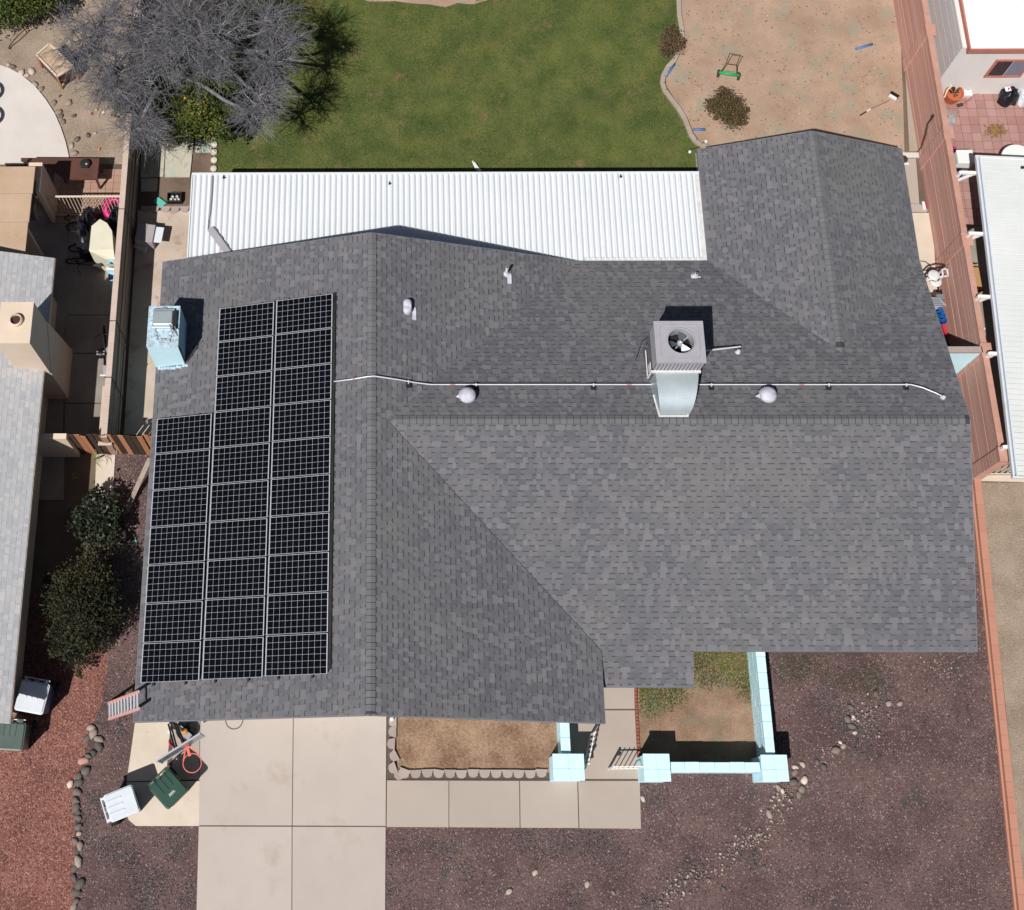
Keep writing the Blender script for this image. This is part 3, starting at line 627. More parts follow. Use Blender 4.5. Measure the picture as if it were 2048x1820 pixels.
# ------------------------------------------------------------------ air conditioner
ax0,ax1,ay0,ay1,az=7.03,8.30,12.07,13.21,5.40
ac=thing('air_conditioner',((ax0+ax1)/2,(ay0+ay1)/2,3.55),'grey rooftop air conditioner with a round fan and a metal duct','air conditioner')
b=MB().box(ax0+.02,ax1-.02,ay0+.02,ay1-.02,4.75,4.9)
b.box(ax0+.02,ax0+.03,ay0+.02,ay1-.02,4.9,az-.07).box(ax1-.03,ax1-.02,ay0+.02,ay1-.02,4.9,az-.07).box(ax0+.03,ax1-.03,ay0+.02,ay0+.03,4.9,az-.07).box(ax0+.03,ax1-.03,ay1-.03,ay1-.02,4.9,az-.07)
b.build('cabinet','ac_dark',ac)
lv=MB()
for i in range(13):
    x=ax0+.06+i*(ax1-ax0-.12)/12.; 
    lv.box(x-.032,x+.032,ay0,ay0+.019,4.78,az-.08); lv.box(x-.032,x+.032,ay1-.019,ay1,4.78,az-.08)
for i in range(12):
    y=ay0+.08+i*(ay1-ay0-.16)/11.
    lv.box(ax0,ax0+.019,y-.03,y+.03,4.78,az-.08); lv.box(ax1-.019,ax1,y-.03,y+.03,4.78,az-.08)
lv.build('louvre','ac_grey',ac)
# top with hole
cxm,cym=7.70,12.66; R=.34; n=48; ring=[];sq=[]
for k in range(n):
    a=2*PI*k/n; ring.append((cxm+R*math.cos(a),cym+R*math.sin(a))); c_,s_=math.cos(a),math.sin(a)
    tt=min((ax1-cxm)/c_ if c_>1e-9 else 9e9,(ax0-cxm)/c_ if c_<-1e-9 else 9e9,(ay1-cym)/s_ if s_>1e-9 else 9e9,(ay0-cym)/s_ if s_<-1e-9 else 9e9); sq.append((cxm+c_*tt,cym+s_*tt))
tp=MB(); V=[(x,y,az) for x,y in sq]+[(cxm+(x-cxm)*1.1,cym+(y-cym)*1.1,az) for x,y in ring]+[(x,y,az-.02) for x,y in ring]+[(cxm+(x-cxm)*.98,cym+(y-cym)*.98,az-.3) for x,y in ring]+[(x,y,az-.06) for x,y in sq]
fc=[]
for k in range(n):
    j=(k+1)%n; fc+=[(k,j,n+j,n+k),(n+k,n+j,2*n+j,2*n+k),(2*n+k,2*n+j,3*n+j,3*n+k),(4*n+k,4*n+j,j,k)]
tp.add(V,fc); 
# corners so that the outline is square
for X,Y in ((ax0,ay0),(ax1,ay0),(ax1,ay1),(ax0,ay1)):
    ks=sorted(range(n),key=lambda k:(sq[k][0]-X)**2+(sq[k][1]-Y)**2)[:2]
    tp.add([(X,Y,az),(*sq[ks[0]],az),(*sq[ks[1]],az)],[(0,1,2)])
tp.box(ax0-.01,ax1+.01,ay0-.01,ay0+.0,az-.1,az).box(ax0-.01,ax1+.01,ay1,ay1+.01,az-.1,az).box(ax0-.01,ax0,ay0,ay1,az-.1,az).box(ax1,ax1+.01,ay0,ay1,az-.1,az)
tp.build('top_panel','ac_grey',ac)
MB().tube([(cxm+math.cos(a)*R*1.04,cym+math.sin(a)*R*1.04,az+.004) for a in [2*PI*k/36 for k in range(36)]],.016,6,closed=True).build('fan_ring','ac_grey',ac,smooth=True)
def rr(x0,x1,y0,y1,r,z,n=6):
    out=[]
    for cx_,cy_,a0 in ((x1-r,y1-r,0),(x0+r,y1-r,PI/2),(x0+r,y0+r,PI),(x1-r,y0+r,1.5*PI)):
        for k in range(n+1): a=a0+PI/2*k/n; out.append((cx_+r*math.cos(a),cy_+r*math.sin(a),z))
    return out
MB().tube(rr(ax0+.13,ax1-.13,ay0+.1,ay1-.1,.12,az),.012,6,closed=True).build('pressed_rim','ac_grey',ac,smooth=True)
MB().lathe((cxm,cym,az-.45),[(.33,0),(.33,.02)],24).build('fan_well','black_metal',ac)
fan=MB().lathe((cxm,cym,az-.22),[(.075,0),(.075,.1),(.04,.12)],16).build('fan','ac_grey',ac)
for k,mt in ((0,'fan_blue'),(1,'fan_blue'),(2,'fan_pale')):
    a=math.radians((75,185,-50)[k]); q=MB(); V=[]
    for r_,da,zz in ((.06,-.45,.0),(.2,-.50,-.02),(.31,-.42,-.03),(.31,.30,.05),(.2,.42,.05),(.06,.45,.05)):
        V.append((cxm+r_*math.cos(a+da),cym+r_*math.sin(a+da),az-.2+zz))
    q.add(V,[tuple(range(6))]); V2=[(x,y,z-.006) for x,y,z in V]; q.add(V2,[tuple(range(5,-1,-1))]); q.build('fan_blade',mt,fan)
MB().lathe((cxm,cym,az-.09),[(.03,0),(.03,.03),(.01,.035)],10).build('hub_cap','plastic_white',fan,smooth=True)
m=MB(); m.bar((cxm+.05,cym+.05,az-.28),(cxm+.25,cym+.22,az-.28),.03); m.bar((cxm-.05,cym-.05,az-.28),(cxm-.22,cym-.25,az-.28),.03); m.build('motor_arm','ac_grey',ac)
lb=MB().box(ax0+.03,ax1-.06,ay0+.03,ay1-.05,3.5,4.745).build('lower_cabinet','ac_dark',ac)
m=MB(); m.bar((ax0-.02,ay0-.02,4.17),(ax0-.02,ay1-.35,4.17),.025,.03); m.bar((ax0-.02,ay0-.0,4.17),(ax0-.02,ay0-.0,4.75),.04,.04)
m.bar((ax0-.02,ay0-.03,4.745),(ax1+.0,ay0-.03,4.745),.06,.07); m.build('flange_frame','dirty_white',ac)
MB().box(ax0-.012,ax0+.0,ay0+.1,ay0+.3,4.3,4.6).build('sticker','plastic_white',ac)
MB().tube([(ax0-.02,ay1-.4,4.6),(ax0-.2,ay1-.35,4.55),(ax0-.26,ay1-.3,4.3),(ax0-.24,ay1-.5,3.75)],.011,6).build('line_set','ac_dark',ac)
# duct
prof=[(ay0-.03-1.06*math.sin(PI/2*k/18)**1.15,4.74-.54*(1-math.cos(PI/2*k/18))**1.05) for k in range(19)]
V=[];Fk=[];k=len(prof)
for i,(y,z) in enumerate(prof):
    f=i/(k-1); xl=7.10+ .16*f; xr_=8.24-.30*f**1.5
    V+=[(xl,y,z),(xr_,y,z),(xr_,y,3.9),(xl,y,3.9)]
for i in range(k-1):
    for j in range(4): Fk.append((i*4+j,i*4+(j+1)%4,(i+1)*4+(j+1)%4,(i+1)*4+j))
Fk+=[(0,1,2,3),((k-1)*4+3,(k-1)*4+2,(k-1)*4+1,(k-1)*4)]
d=MB(); d.add(V,Fk); d.build('duct','galv',ac)
m=MB(); m.bar((7.20,10.96,4.29),(7.98,10.96,4.29),.05,.05); m.bar((7.22,10.96,4.30),(7.14,11.6,4.15),.05,.04); m.bar((7.97,10.98,4.29),(7.99,11.1,4.27),.05,.05); m.build('duct_sealant','dirty_white',ac)
MB().tube([(7.16,11.33,4.2),(7.05,11.3,4.12),(7.08,11.2,4.06)],.012,5).build('loose_wire','black_metal',ac)
# power conduit to the east
a=onroof(1410,706,.35); e_=onroof(1481,693,.16)
m=thing('drain_pipe',a,'thin white pipe reaching east from the air conditioner to a capped stub','pipe')
MB().tube([(ax1-.02,a.y,a.z+.05),e_],.022,8).build('pipe','dirty_white',m); f=onroof(1476,704,.03)
MB().lathe(f-Vector((0,0,.05)),[(.12,0),(.06,.07),(.05,.16),(.02,.17)],12).build('boot','sealant',m,smooth=True)
# ------------------------------------------------------------------ patio roof
pz=2.40
A=P(387,347.5,pz);B=P(1402.5,343,pz);Cc=P(1420,519,pz);D=P(376,519,pz)
x0p,x1p=(A.x+D.x)/2,(B.x+Cc.x)/2; y0p,y1p=D.y-.5,(A.y+B.y)/2
pc=thing('patio_cover',(x0p,y1p,0),'long white corrugated metal patio cover behind the house','patio cover')
n=89; pw=(x1p-.22-x0p)/n; first=None
for i in range(n):
    if first is None:
        q=MB(); prof=[(0,.0),(pw*.10,.05),(pw*.38,.05),(pw*.72,.0),(pw,.0)]
        V=[(x,y,z+dz) for y in (y0p-y1p,-.06) for dz in (0,-.004) for x,z in prof]; m5=5
        fcs=[(i_,i_+1,2*m5+i_+1,2*m5+i_) for i_ in range(4)]+[(m5+i_+1,m5+i_,3*m5+i_,3*m5+i_+1) for i_ in range(4)]
        q.add(V,fcs); first=q.build('roof_pan','white_metal',pc,local=True); pn=first
    else: pn=first.copy(); COL.objects.link(pn); pn.parent=pc
    pn.location=(i*pw,0,pz)
MB().box(x0p-.03,x1p,y1p-.06,y1p,pz-.14,pz+.045).build('front_gutter','white_metal',pc)
MB().box(x0p-.04,x0p-.005,y0p,y1p-.06,pz-.12,pz+.05).build('side_trim','white_metal',pc)
MB().box(x1p-.22,x1p,yN+.02,y1p-.06,pz-.02,pz+.02).build('wall_flashing','dirty_white',pc)
MB().box(xe+.2,x1p-.22,yN+.005,yN+.14,pz+.037,pz+.045).build('eave_flashing','dirty_white',pc)
m=MB()
for i in range(7):
    x=x0p+.2+i*(x1p-x0p-.4)/6; m.box(x-.04,x+.04,y1p-.3,y1p-.22,0,pz-.1)
m.build('post','plastic_white',pc); MB().box(x0p+.02,x1p-.02,y1p-.33,y1p-.19,pz-.14,pz-.01).build('beam','plastic_white',pc)
q=thing('loose_panel',(P(445,480,2.5)),'loose grey metal strip lying on the west end of the patio cover','metal sheet')
a=P(424,461,pz+.08);b=P(458,508,pz+.08);d=(b-a); MB().obox((a+b)/2,d,d.length/2+.1,.11,.006).build('sheet','ac_grey',q)
MB().obox((a+b)/2+Vector((.10,.03,.01)),d,d.length/2+.1,.012,.012).build('bent_edge','ac_dark',q)
q=thing('old_gutter',P(422,400,pz),'old grey downspout lying along the ribs of the patio cover','downspout')
MB().tube([P(424,352,pz+.07),P(422,390,pz+.07),P(419,428,pz+.07),P(417,441,pz+.07)],[.03,.03,.03,.02],6).build('tube','ac_grey',q); MB().tube([P(417.5,440,pz+.07),P(416,458,pz+.07)],[.025,.015],5).build('rusty_end','wood_grey',q)
for px,py,l in ((447,354,'dark clip near the west front corner of the patio cover'),(779,366,'dark twig on the patio cover west of its middle'),(1241,352,'dark leaf clump near the east end of the patio cover')):
    p=P(px,py,pz+.05); MB().obox(p,(0.2,1,0),.05,.02,.015).obox(p+Vector((.02,-.03,.0)),(1,.6,0),.035,.02,.012).build('debris','black_metal',label=l,cat='debris')
MB().tube([P(948,326,.06),P(954,336,.06),P(961,343,.06)],[.05,.07,.05],7).build('plastic_bottle','plastic_white',label='pale bottle on the grass beside the patio cover edge',cat='bottle')
MB().tube([P(945,322,.05),P(950,330,.05)],[.03,.04],6).build('rag','dirty_white',label='crumpled pale rag touching the bottle by the patio edge',cat='rag')
# ------------------------------------------------------------------ garden walls (aqua)
def aqua_wall(name,pa,pb,th,h,label,nblk=None):
    a=Vector((pa[0],pa[1],0));b=Vector((pb[0],pb[1],0)); d=(b-a).normalized(); s=Vector((-d.y,d.x,0)); L=(b-a).length
    t=thing(name,a,label,'garden wall'); course=.2; nc=max(1,int(round((h-.06)/course))); ch_=(h-.055)/nc
    n=max(1,int(round(L/.4))); bl=L/n
    for c_ in range(nc):
        off=0 if c_%2==0 else bl/2
        k=-1 if off else 0
        edges=[0]+[x for x in [off+i*bl for i in range(0,n+1)] if 0.02<x<L-.02]+[L]
        for i in range(len(edges)-1):
            e0,e1=edges[i]+.004,edges[i+1]-.004; w=th/2+rnd.uniform(-.003,.003)
            MB().hexa([a+d*e0-s*w+Vector((0,0,c_*ch_)),a+d*e1-s*w+Vector((0,0,c_*ch_)),a+d*e1+s*w+Vector((0,0,c_*ch_)),a+d*e0+s*w+Vector((0,0,c_*ch_))],
              [a+d*e0-s*w+Vector((0,0,(c_+1)*ch_-.005)),a+d*e1-s*w+Vector((0,0,(c_+1)*ch_-.005)),a+d*e1+s*w+Vector((0,0,(c_+1)*ch_-.005)),a+d*e0+s*w+Vector((0,0,(c_+1)*ch_-.005))]).build('block','paint_aqua',t)
    for i in range(n):
        e0,e1=i*bl+.003,(i+1)*bl-.003; w=th/2+.025+rnd.uniform(-.006,.006); z=h-.055
        MB().hexa([a+d*e0-s*w+Vector((0,0,z)),a+d*e1-s*w+Vector((0,0,z)),a+d*e1+s*w+Vector((0,0,z)),a+d*e0+s*w+Vector((0,0,z))],
          [a+d*e0-s*w+Vector((0,0,h)),a+d*e1-s*w+Vector((0,0,h)),a+d*e1+s*w+Vector((0,0,h)),a+d*e0+s*w+Vector((0,0,h))]).build('cap_block','paint_aqua',t,bevel=.012)
    return t
def aqua_pillar(x0,x1,y0,y1,h,label):
    t=thing('gate_pillar',((x0+x1)/2,(y0+y1)/2,0),label,'pillar'); nc=int(h/.2)
    for c_ in range(nc): MB().box(x0+.02,x1-.02,y0+.02,y1-.02,c_*(h-.06)/nc,(c_+1)*(h-.06)/nc-.005).build('course','paint_aqua',t,bevel=.006)
    xm=(x0+x1)/2+.03; ym=(y0+y1)/2-.04
    for q in ((x0-.01,xm,y0-.01,ym),(xm+.003,x1+.01,y0-.01,ym),(x0-.01,xm-.037,ym+.003,y1+.01),(xm-.034,x1+.01,ym+.003,y1+.01)):
        MB().box(*q[:4],h-.06,h+rnd.uniform(-.004,.006)).build('cap_block','paint_aqua',t,bevel=.012)
hp=1.16; hw=1.04
def rect(px0,px1,py0,py1,h):
    a=P(px0,py1,h);b=P(px1,py0,h); return a.x,b.x,a.y,b.y
pA=rect(1290,1338,1508,1562,hp); pB=rect(1527,1573,1510,1562,hp); pC=rect(1108,1167,1508,1560,hp)
aqua_pillar(*pA,hp,'light blue block pillar on the east side of the entry gate')
aqua_pillar(*pB,hp,'light blue block pillar at the southeast corner of the courtyard')
aqua_pillar(*pC,hp,'light blue block pillar at the east end of the dirt planter')
w1=P(1341,1534,hw);w2=P(1526,1534,hw); aqua_wall('garden_wall',(pA[1]+.02,w1.y),(pB[0]-.02,w2.y),.2,hw,'low light blue wall facing the purple gravel, between two pillars')
a=P(1536,1500,hw);b=P(1520,1240,hw); xm=(P(1537,1480,hw).x+P(1522,1300,hw).x)/2
aqua_wall('garden_wall',(xm,pB[3]+.02),(xm,ye+.9),.2,hw,'long light blue wall on the east side of the courtyard')
a=P(1132,1500,hw-.02); aqua_wall('garden_wall',(a.x,pC[3]+.02),(a.x,ys+.6),.2,hw-.03,'short light blue wall running under the garage roof corner')
# gates
def gate(a,b,h,label,yaw=None):
    a=Vector((a.x,a.y,0));b=Vector((b.x,b.y,0)); d=(b-a); t=thing('iron_gate',a,label,'gate','iron gates at the entry')
    z0,z1=.10,h; up=lambda v,z:v+Vector((0,0,z))
    f=MB(); f.bar(up(a,z0),up(b,z0),.03); f.bar(up(a,z1-.1),up(b,z1-.1),.03); f.bar(up(a,.04),up(a,z1),.045); f.bar(up(b,.04),up(b,z1),.035); f.build('frame','iron_white',t)
    for k in range(1,6):
        p=a+d*k/6; MB().bar(up(p,z0),up(p,z1),.018).build('picket','iron_white',t)
    MB().obox(a+d*.06+Vector((0,0,z1-.25)),d,.05,.02,.06).build('latch','alu',t)
g0=P(1217,1538,.05); g1=P(1276,1537,.05); gate(g0,Vector((pA[0]+.02,g1.y,0)),.97,'white iron gate leaf standing closed across the entry path')
gate(P(1168,1532,.05),P(1181,1478,.05)+Vector((.0,0.1,0)),.97,'white iron gate leaf swung open beside the planter pillar')
# brick edging of the entry walk
t=thing('brick_edging',P(1271,1400,0),'thin line of small red bricks along the east side of the entry path','brick edging')
a=P(1268.5,1340);b=P(1278,1532); n=26
for i in range(n):
    q=a+(b-a)*((i+.5)/n); m=MB(); m.tone=rnd.random(); m.obox((q.x,q.y,.035),(b-a),(b-a).length/n/2-.008,.035,.05); m.build('brick','brick_edge',t)
# ------------------------------------------------------------------ planter edging blocks
def edgeblock(px,py,ang,label,grp,m='edging_block',h=.16,s=1.08,z0=.02):
    p=P(px,py,h); t=MB(); t.tone=rnd.random(); c_,s_=math.cos(ang),math.sin(ang)
    pr=[(-.15,.09),(-.105,-.07),(-.04,-.105),(.04,-.105),(.105,-.07),(.15,.09)]
    pr=[(x*s,y*s) for x,y in pr]
    t.prism([(p.x+x*c_-y*s_,p.y+x*s_+y*c_) for x,y in pr],z0,h+rnd.uniform(-.006,.006))
    return t.build('edging_block',m,label=label,cat='edging block',group=grp,bevel=.008)
ORD=['first','second','third','fourth','fifth','sixth','seventh','eighth','ninth','tenth','eleventh','twelfth','thirteenth']
G='scalloped edging blocks around the dirt planter'
for i in range(13):
    px=832+i*22.9-22.9*1 
    lab='grey scalloped block, %s from the driveway in the row along the walkway'%ORD[i]
    edgeblock(px+rnd.uniform(-.6,.6),1546.5+(rnd.uniform(-1,1)),rnd.uniform(-.04,.04) if i!=3 else -.12,lab,G)
edgeblock(809,1545,-.35,'tilted grey block turning the southwest corner of the dirt planter',G)
edgeblock(797,1550,-.9,'grey block wedged outside the southwest corner of the dirt planter',G,h=.1)
for i5,(px,py,ag) in enumerate(((786,1443,PI/2),(785.5,1463,PI/2),(783,1487,PI/2+.05),(788,1512,PI/2-.5),(785.5,1536,PI/2-.35))):
    edgeblock(px,py,-ag,'grey block between driveway and dirt planter, %s below the garage roof edge'%ORD[i5],G)
# white oval edging near the shed pad
for i,(px,py) in enumerate(((427,272),(428,288),(428,303),(428,319),(427,336))):
    p=P(px,py,.1); MB().lathe((p.x,p.y,0),[(.10,0),(.115,.07),(.10,.10),(.03,.115)],8,tone=rnd.random()).build('edging_stone','edging_white',label='pale oval stone between lawn and teal stained pad, %s from the top of its column'%ORD[i],cat='edging stone',group='pale oval stones by the lawn corner')
for i5,px in enumerate((291,309,331,350,369)): edgeblock(px,417,0,'grey block between the small dirt bed and side path, %s from the tan side wall'%ORD[i5],'blocks beside the dirt bed',h=.1)
# curb pieces along lawn
cp=[(1354,-60),(1357,-10),(1359,30),(1364,60),(1365,78),(1350,118),(1336,133),(1327,150),(1325,165),(1330,180),(1343,197),(1357,215),(1369,235),(1376,252),(1382,268),(1391,281),(1402,289),(1415,294),(1432,297)]
t=thing('lawn_curb',P(1327,160),'curving concrete kerb between the lawn and the bare dirt yard','kerb')
pw_=[P(x,y,.1) for x,y in cp]
for i in range(len(pw_)-1):
    a,b=pw_[i],pw_[i+1]; n=max(1,int((b-a).length/.45))
    for k in range(n):
        q0=a+(b-a)*(k/n);q1=a+(b-a)*((k+1)/n); m=MB(); m.tone=rnd.random(); d=(q1-q0); c_=(q0+q1)/2; m.obox((c_.x,c_.y,.05),d,d.length/2-.002+.01,.075,.055); m.build('curb_block','curb',t,bevel=.008)
t=thing('short_curb',P(1397,325),'straight concrete kerb beside the northeast wing wall','kerb')
for i in range(4):
    p=P(1397+i*.8,310+i*10,.08); MB().box(p.x-.09,p.x+.09,p.y-.07,p.y+.07,0,.08).build('curb_block','curb',t)
# ------------------------------------------------------------------ right block wall
X=17.12; hw2=2.03
bw=thing('block_wall',(X,10,0),'tall red-brown block wall along the east side of the lot','block wall')
pil=[(P(1862,60,hw2).y),P(1895,265,hw2).y,P(1930,478,hw2).y,P(1962,700,hw2).y,P(1996,908,hw2).y]
ends=[29.5]+pil; Yend=pil[-1]-.22
prev=29.5; nc=10
for i,yp in enumerate(pil):
    a,b=prev,yp+.2
    for c_ in range(nc):
        m=MB(); m.tone=rnd.random(); dx=rnd.uniform(-.006,.006)
        m.box(X-.075+dx,X+.075,b,a,c_*.197+ (0 if c_ else -.02),c_*.197+.190); m.build('block_course','block_red',bw,bevel=.004)
    k=max(1,int((a-b)/.4)); 
    for j in range(k):
        MB().box(X-.085,X+.085,b+j*(a-b)/k+.002,b+(j+1)*(a-b)/k-.002,1.965,hw2+rnd.uniform(-.002,.002)).build('cap_block','block_red_cap',bw)
    ps=thing('wall_pier',(X,yp,0),'red-brown block pier %s in the east wall'%(['farthest north','opposite the tiled patio','beside the middle of the awning','beside the light blue cross wall','ending the wall'][i]),'pier','piers of the east block wall')
    for c_ in range(nc): m=MB(); m.tone=rnd.random(); m.box(X-.1,X+.18,yp-.2,yp+.2,c_*.197-.02*(c_==0),c_*.197+.190); m.build('block_course','block_red',ps,bevel=.004)
    MB().box(X-.115,X+.195,yp-.215,yp+.215,1.965,hw2+.03).build('cap_block','block_red_cap',ps,bevel=.01)
    prev=yp-.2
# joint mortar lines proud: thin light lips handled by gaps. dark line down the wall, built as a tube
MB().tube([Vector((X-.10,P(1840,232,1.5).y,1.55)),Vector((X-.10,P(1844,240,1.3).y,1.35)),Vector((X-.11,P(1848,250,1).y,1.1)),Vector((X-.1,P(1848,270,.8).y,.75)),Vector((X-.1,P(1845,290,.5).y,.35)),Vector((X-.12,P(1842,300,.2).y,.05))],[.05,.03,.022,.03,.018,.012],6).build('wall_line','rust_brown',label='dark twisted line down the east block wall',cat='cable')
# light blue cross wall
yc=P(1920,697,2.05).y
cw_=thing('cross_wall',(16,yc,0),'light blue wall joining the house to the east block wall','garden wall')
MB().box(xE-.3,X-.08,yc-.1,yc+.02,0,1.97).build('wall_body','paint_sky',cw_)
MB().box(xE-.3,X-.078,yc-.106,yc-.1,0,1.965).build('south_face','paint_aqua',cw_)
MB().box(xE-.3,X-.078,yc-.12,yc+.06,1.97,2.06).build('cap','edging_block',cw_)
# orange low wall
a=P(1955,955,.18);b=P(2046,1820,.18);b=a+(b-a)*1.35; d=(b-a).normalized(); s_=Vector((-d.y,d.x,0)); L=(b-a).length
ow=thing('low_brick_wall',a,'low orange brick wall running down the east edge of the purple gravel','low wall')
n=int(L/.4)
for i in range(n):
    q=a+d*((i+.5)*.4); m=MB(); m.tone=rnd.random()*.9; m.obox((q.x,q.y,.11),d,.1988,.10,.07+rnd.uniform(0,.004)); m.build('brick','brick_orange',ow,bevel=.006)
m=MB(); q=a+d*L/2-s_*.14; m.obox((q.x,q.y,.03),d,L/2,.03,.05); m.build('footing','brick_orange',ow)
m=MB(); q=a+d*L/2-s_*.108; m.obox((q.x,q.y,.03),d,L/2,.008,.03); m.build('mortar_gap','joint_dark',ow)
# ------------------------------------------------------------------ left tan block wall
XL=-7.97; lw=thing('side_wall',(XL,16,0),'tall tan block wall dividing the left neighbour from the house','block wall')
y0_,y1_=11.15,29.; hL=1.80
seg=[(11.15,14.4),(14.4,18.6),(18.6,22.8),(22.8,29)]
for a,b in seg:
    for c_ in range(9):
        m=MB(); m.tone=rnd.random(); dx=rnd.choice((0,.03,-.01,.045)) if c_ in (1,3,5) else 0
        m.box(XL-.08,XL+.075+dx,a+.01,b-.01,c_*.1935-(.02 if c_==0 else 0),c_*.1935+.187); m.build('block_course','block_tan',lw,bevel=.004)
    k=int((b-a)/.4)
    for j in range(k): MB().box(XL-.085,XL+.085,a+j*(b-a)/k+.002,a+(j+1)*(b-a)/k-.002,1.742,hL).build('cap_block','block_tan_cap',lw)
for yy,lb in ((18.35,'dark strap tied over the tan side wall near the pink float'),(14.7,'dark strap tied over the tan side wall near the blue bag'),(12.95,'dark strap tied over the tan side wall near the single bicycle')):
    MB().tube([(XL-.09,yy+.0,1.6),(XL-.09,yy,hL+.015),(XL+.1,yy,hL+.015),(XL+.16,yy-.12,.9),(XL+.2,yy-.25,.2)],.014,5).build('wall_strap','black_metal',label=lb,cat='strap')
MB().box(-8.25,-7.86,11.1,12.9,1.15,1.2).build('wall_ledge','block_tan_cap',label='tan ledge board along the south end of the side wall',cat='ledge')
# ------------------------------------------------------------------ left neighbour house
nb=thing('neighbour_house',(-12,8,0),'left neighbour\'s house with pale blue-grey shingles, cut by the photo edge','house')
ex=-9.67; ny0,ny1=3.25,16.4
NPL=[((ex,ny1),(0,-1),(-1,0),.33,2.5,[(ex,ny0),(ex,ny1),(ex-5,ny1),(ex-5,ny0)])]
nd=MB().prism(ccw(NPL[0][5]),lambda x,y:2.5+.33*(ex-x)-.13,lambda x,y:2.5+.33*(ex-x)-.002).build('roof','roof_deck',nb)
NPLv=[(NPL[0][0],(0,-1),(-1,0),.33,2.5,[(ex,ny0),(ex,ny1),(ex-2.6,ny1),(ex-2.6,ny0)])]
tb,st=shingle_field(NPLv,.143,random.Random(9),.012,.008); tb.sort(key=lambda t:-t[0])
st.m=[0]*len(st.m)
vis=[t for t in tb if t[1][0][0]>-11.6][:300]; vid=set(id(t) for t in vis)
for t_ in tb:
    if id(t_) in vid: b=MB(); b.add(t_[1],t_[2],t_[3]); b.build('shingle','shingle_light',nd)
    else: st.add(t_[1],t_[2],t_[3])
st.build('shingle_field','shingle_light',nd,kind='stuff')
MB().box(ex-5,ex-.45,ny0+.5,ny1-.4,0,2.6).build('wall','stucco_cream',nb)
MB().box(ex-.03,ex+.02,ny0,ny1,2.36,2.49).build('fascia','stucco_cream',nb)
# its chimney: sloped shoulders
zc=4.65; c0=P(5,600.5,zc); c1=P(67.5,604,zc); c2=P(59.5,686.5,zc); xa,xb=c1.x-.98,(c1.x+c2.x)/2; ya,yb=c2.y,c1.y
xa=P(-2,640,zc).x
ch2=MB(); ch2.box(xa,xb,ya,yb,0,zc)
# widened base
ch2.hexa([(xa,ya-.002,0),(xb+.02,ya-.002,0),(xb+.02,yb+.35,0),(xa,yb+.35,0)],[(xa,ya-.002,2.2),(xb+.02,ya-.002,2.2),(xb+.02,yb+.01,3.2),(xa,yb+.01,3.2)])
chn=ch2.build('chimney','stucco_cream',nb)
pc_=P(31,639,zc+.1); 
MB().lathe((pc_.x,pc_.y,zc),[(.19,0),(.19,.08),(.165,.12),(.14,.12),(.14,.02)],20).build('flue_pipe','stucco_cream',chn)
MB().lathe((pc_.x,pc_.y,zc+.005),[(.135,0),(.135,.03)],20).build('flue_mouth','rust_brown',chn)
# flat tan roof behind
q=thing('porch_roof',P(30,420,2.6),'flat tan rolled roof over the left neighbour\'s porch','porch roof')
r1=P(70.6,333,2.45);r2=P(52,513,2.45)
for k,(ya_,yb_) in enumerate(((r1.y,r1.y-.9),(r1.y-.91,r1.y-1.85),(r1.y-1.86,16.3))):
    MB().box(r1.x-2.6,r1.x-.02*k,yb_,ya_,2.36,2.45-.006*k).build('roof_strip','roll_roof_tan',q)
MB().box(r1.x-2.5,r1.x-.1,r1.y-2,r1.y-1.9,0,2.36).build('porch_wall','stucco_cream',q)
w0=P(58,325,2.15);w1_=P(85,325,2.15)
q=thing('wing_wall',P(85,340,0),'tan L-shaped wing wall beside the flat porch roof','wall')
MB().box(w0.x,w1_.x,w1_.y-.14,w1_.y,0,2.15).box(w1_.x-.12,w1_.x,w1_.y-1.0,w1_.y-.14,0,2.15).build('wall_body','stucco_cream',q)
# brown table with plant basket
q=thing('long_table',P(120,345,0),'long dark brown table against the curved patio','table')
ta=P(42,315.5,.8);tb_=P(197,359,.8)
MB().prism(PP([(42,315.5),(199,316.5),(194,359),(150,359),(132,359),(88,330),(42,322)],.8),.75,.8).build('tabletop','plank_brown',q)
for x,y in ((ta.x+.1,ta.y-.1),(tb_.x-.08,ta.y-.1),(tb_.x-.1,tb_.y+.08),(ta.x+1.3,tb_.y+.3)): MB().box(x-.03,x+.03,y-.03,y+.03,0,.75).build('leg','plank_brown',q)
c_=P(170,327,.9); q=thing('wire_basket',(c_.x,c_.y,.8),'black tangled basket sitting on the long brown table','basket')
m=MB()
for k in range(26):
    a=rnd.random()*6.28; r_=rnd.uniform(.05,.19); m.tube([(r_*math.cos(a),r_*math.sin(a),.02),(r_*.8*math.cos(a+.9),r_*.8*math.sin(a+.9),.1),(r_*math.cos(a+1.8),r_*math.sin(a+1.8),.05)],.012,4)
m.build('wire','black_metal',q,local=True); MB().lathe((0,0,0),[(.12,0),(.16,.12),(.14,.12)],12).build('bowl','black_metal',q,local=True)
MB().lathe((.05,-.02,.1),[(.06,0),(.03,.03)],8).build('pale_lid','plastic_grey',q,local=True)
q=thing('metal_grille',P(58,320,.82),'small black slotted grille on the west end of the brown table','grille')
g=P(56,321,.83); MB().obox(g,(.5,1,0),.1,.015,.01).obox(g+Vector((.06,0,0)),(.5,1,0),.1,.015,.01).build('slat','black_metal',q)
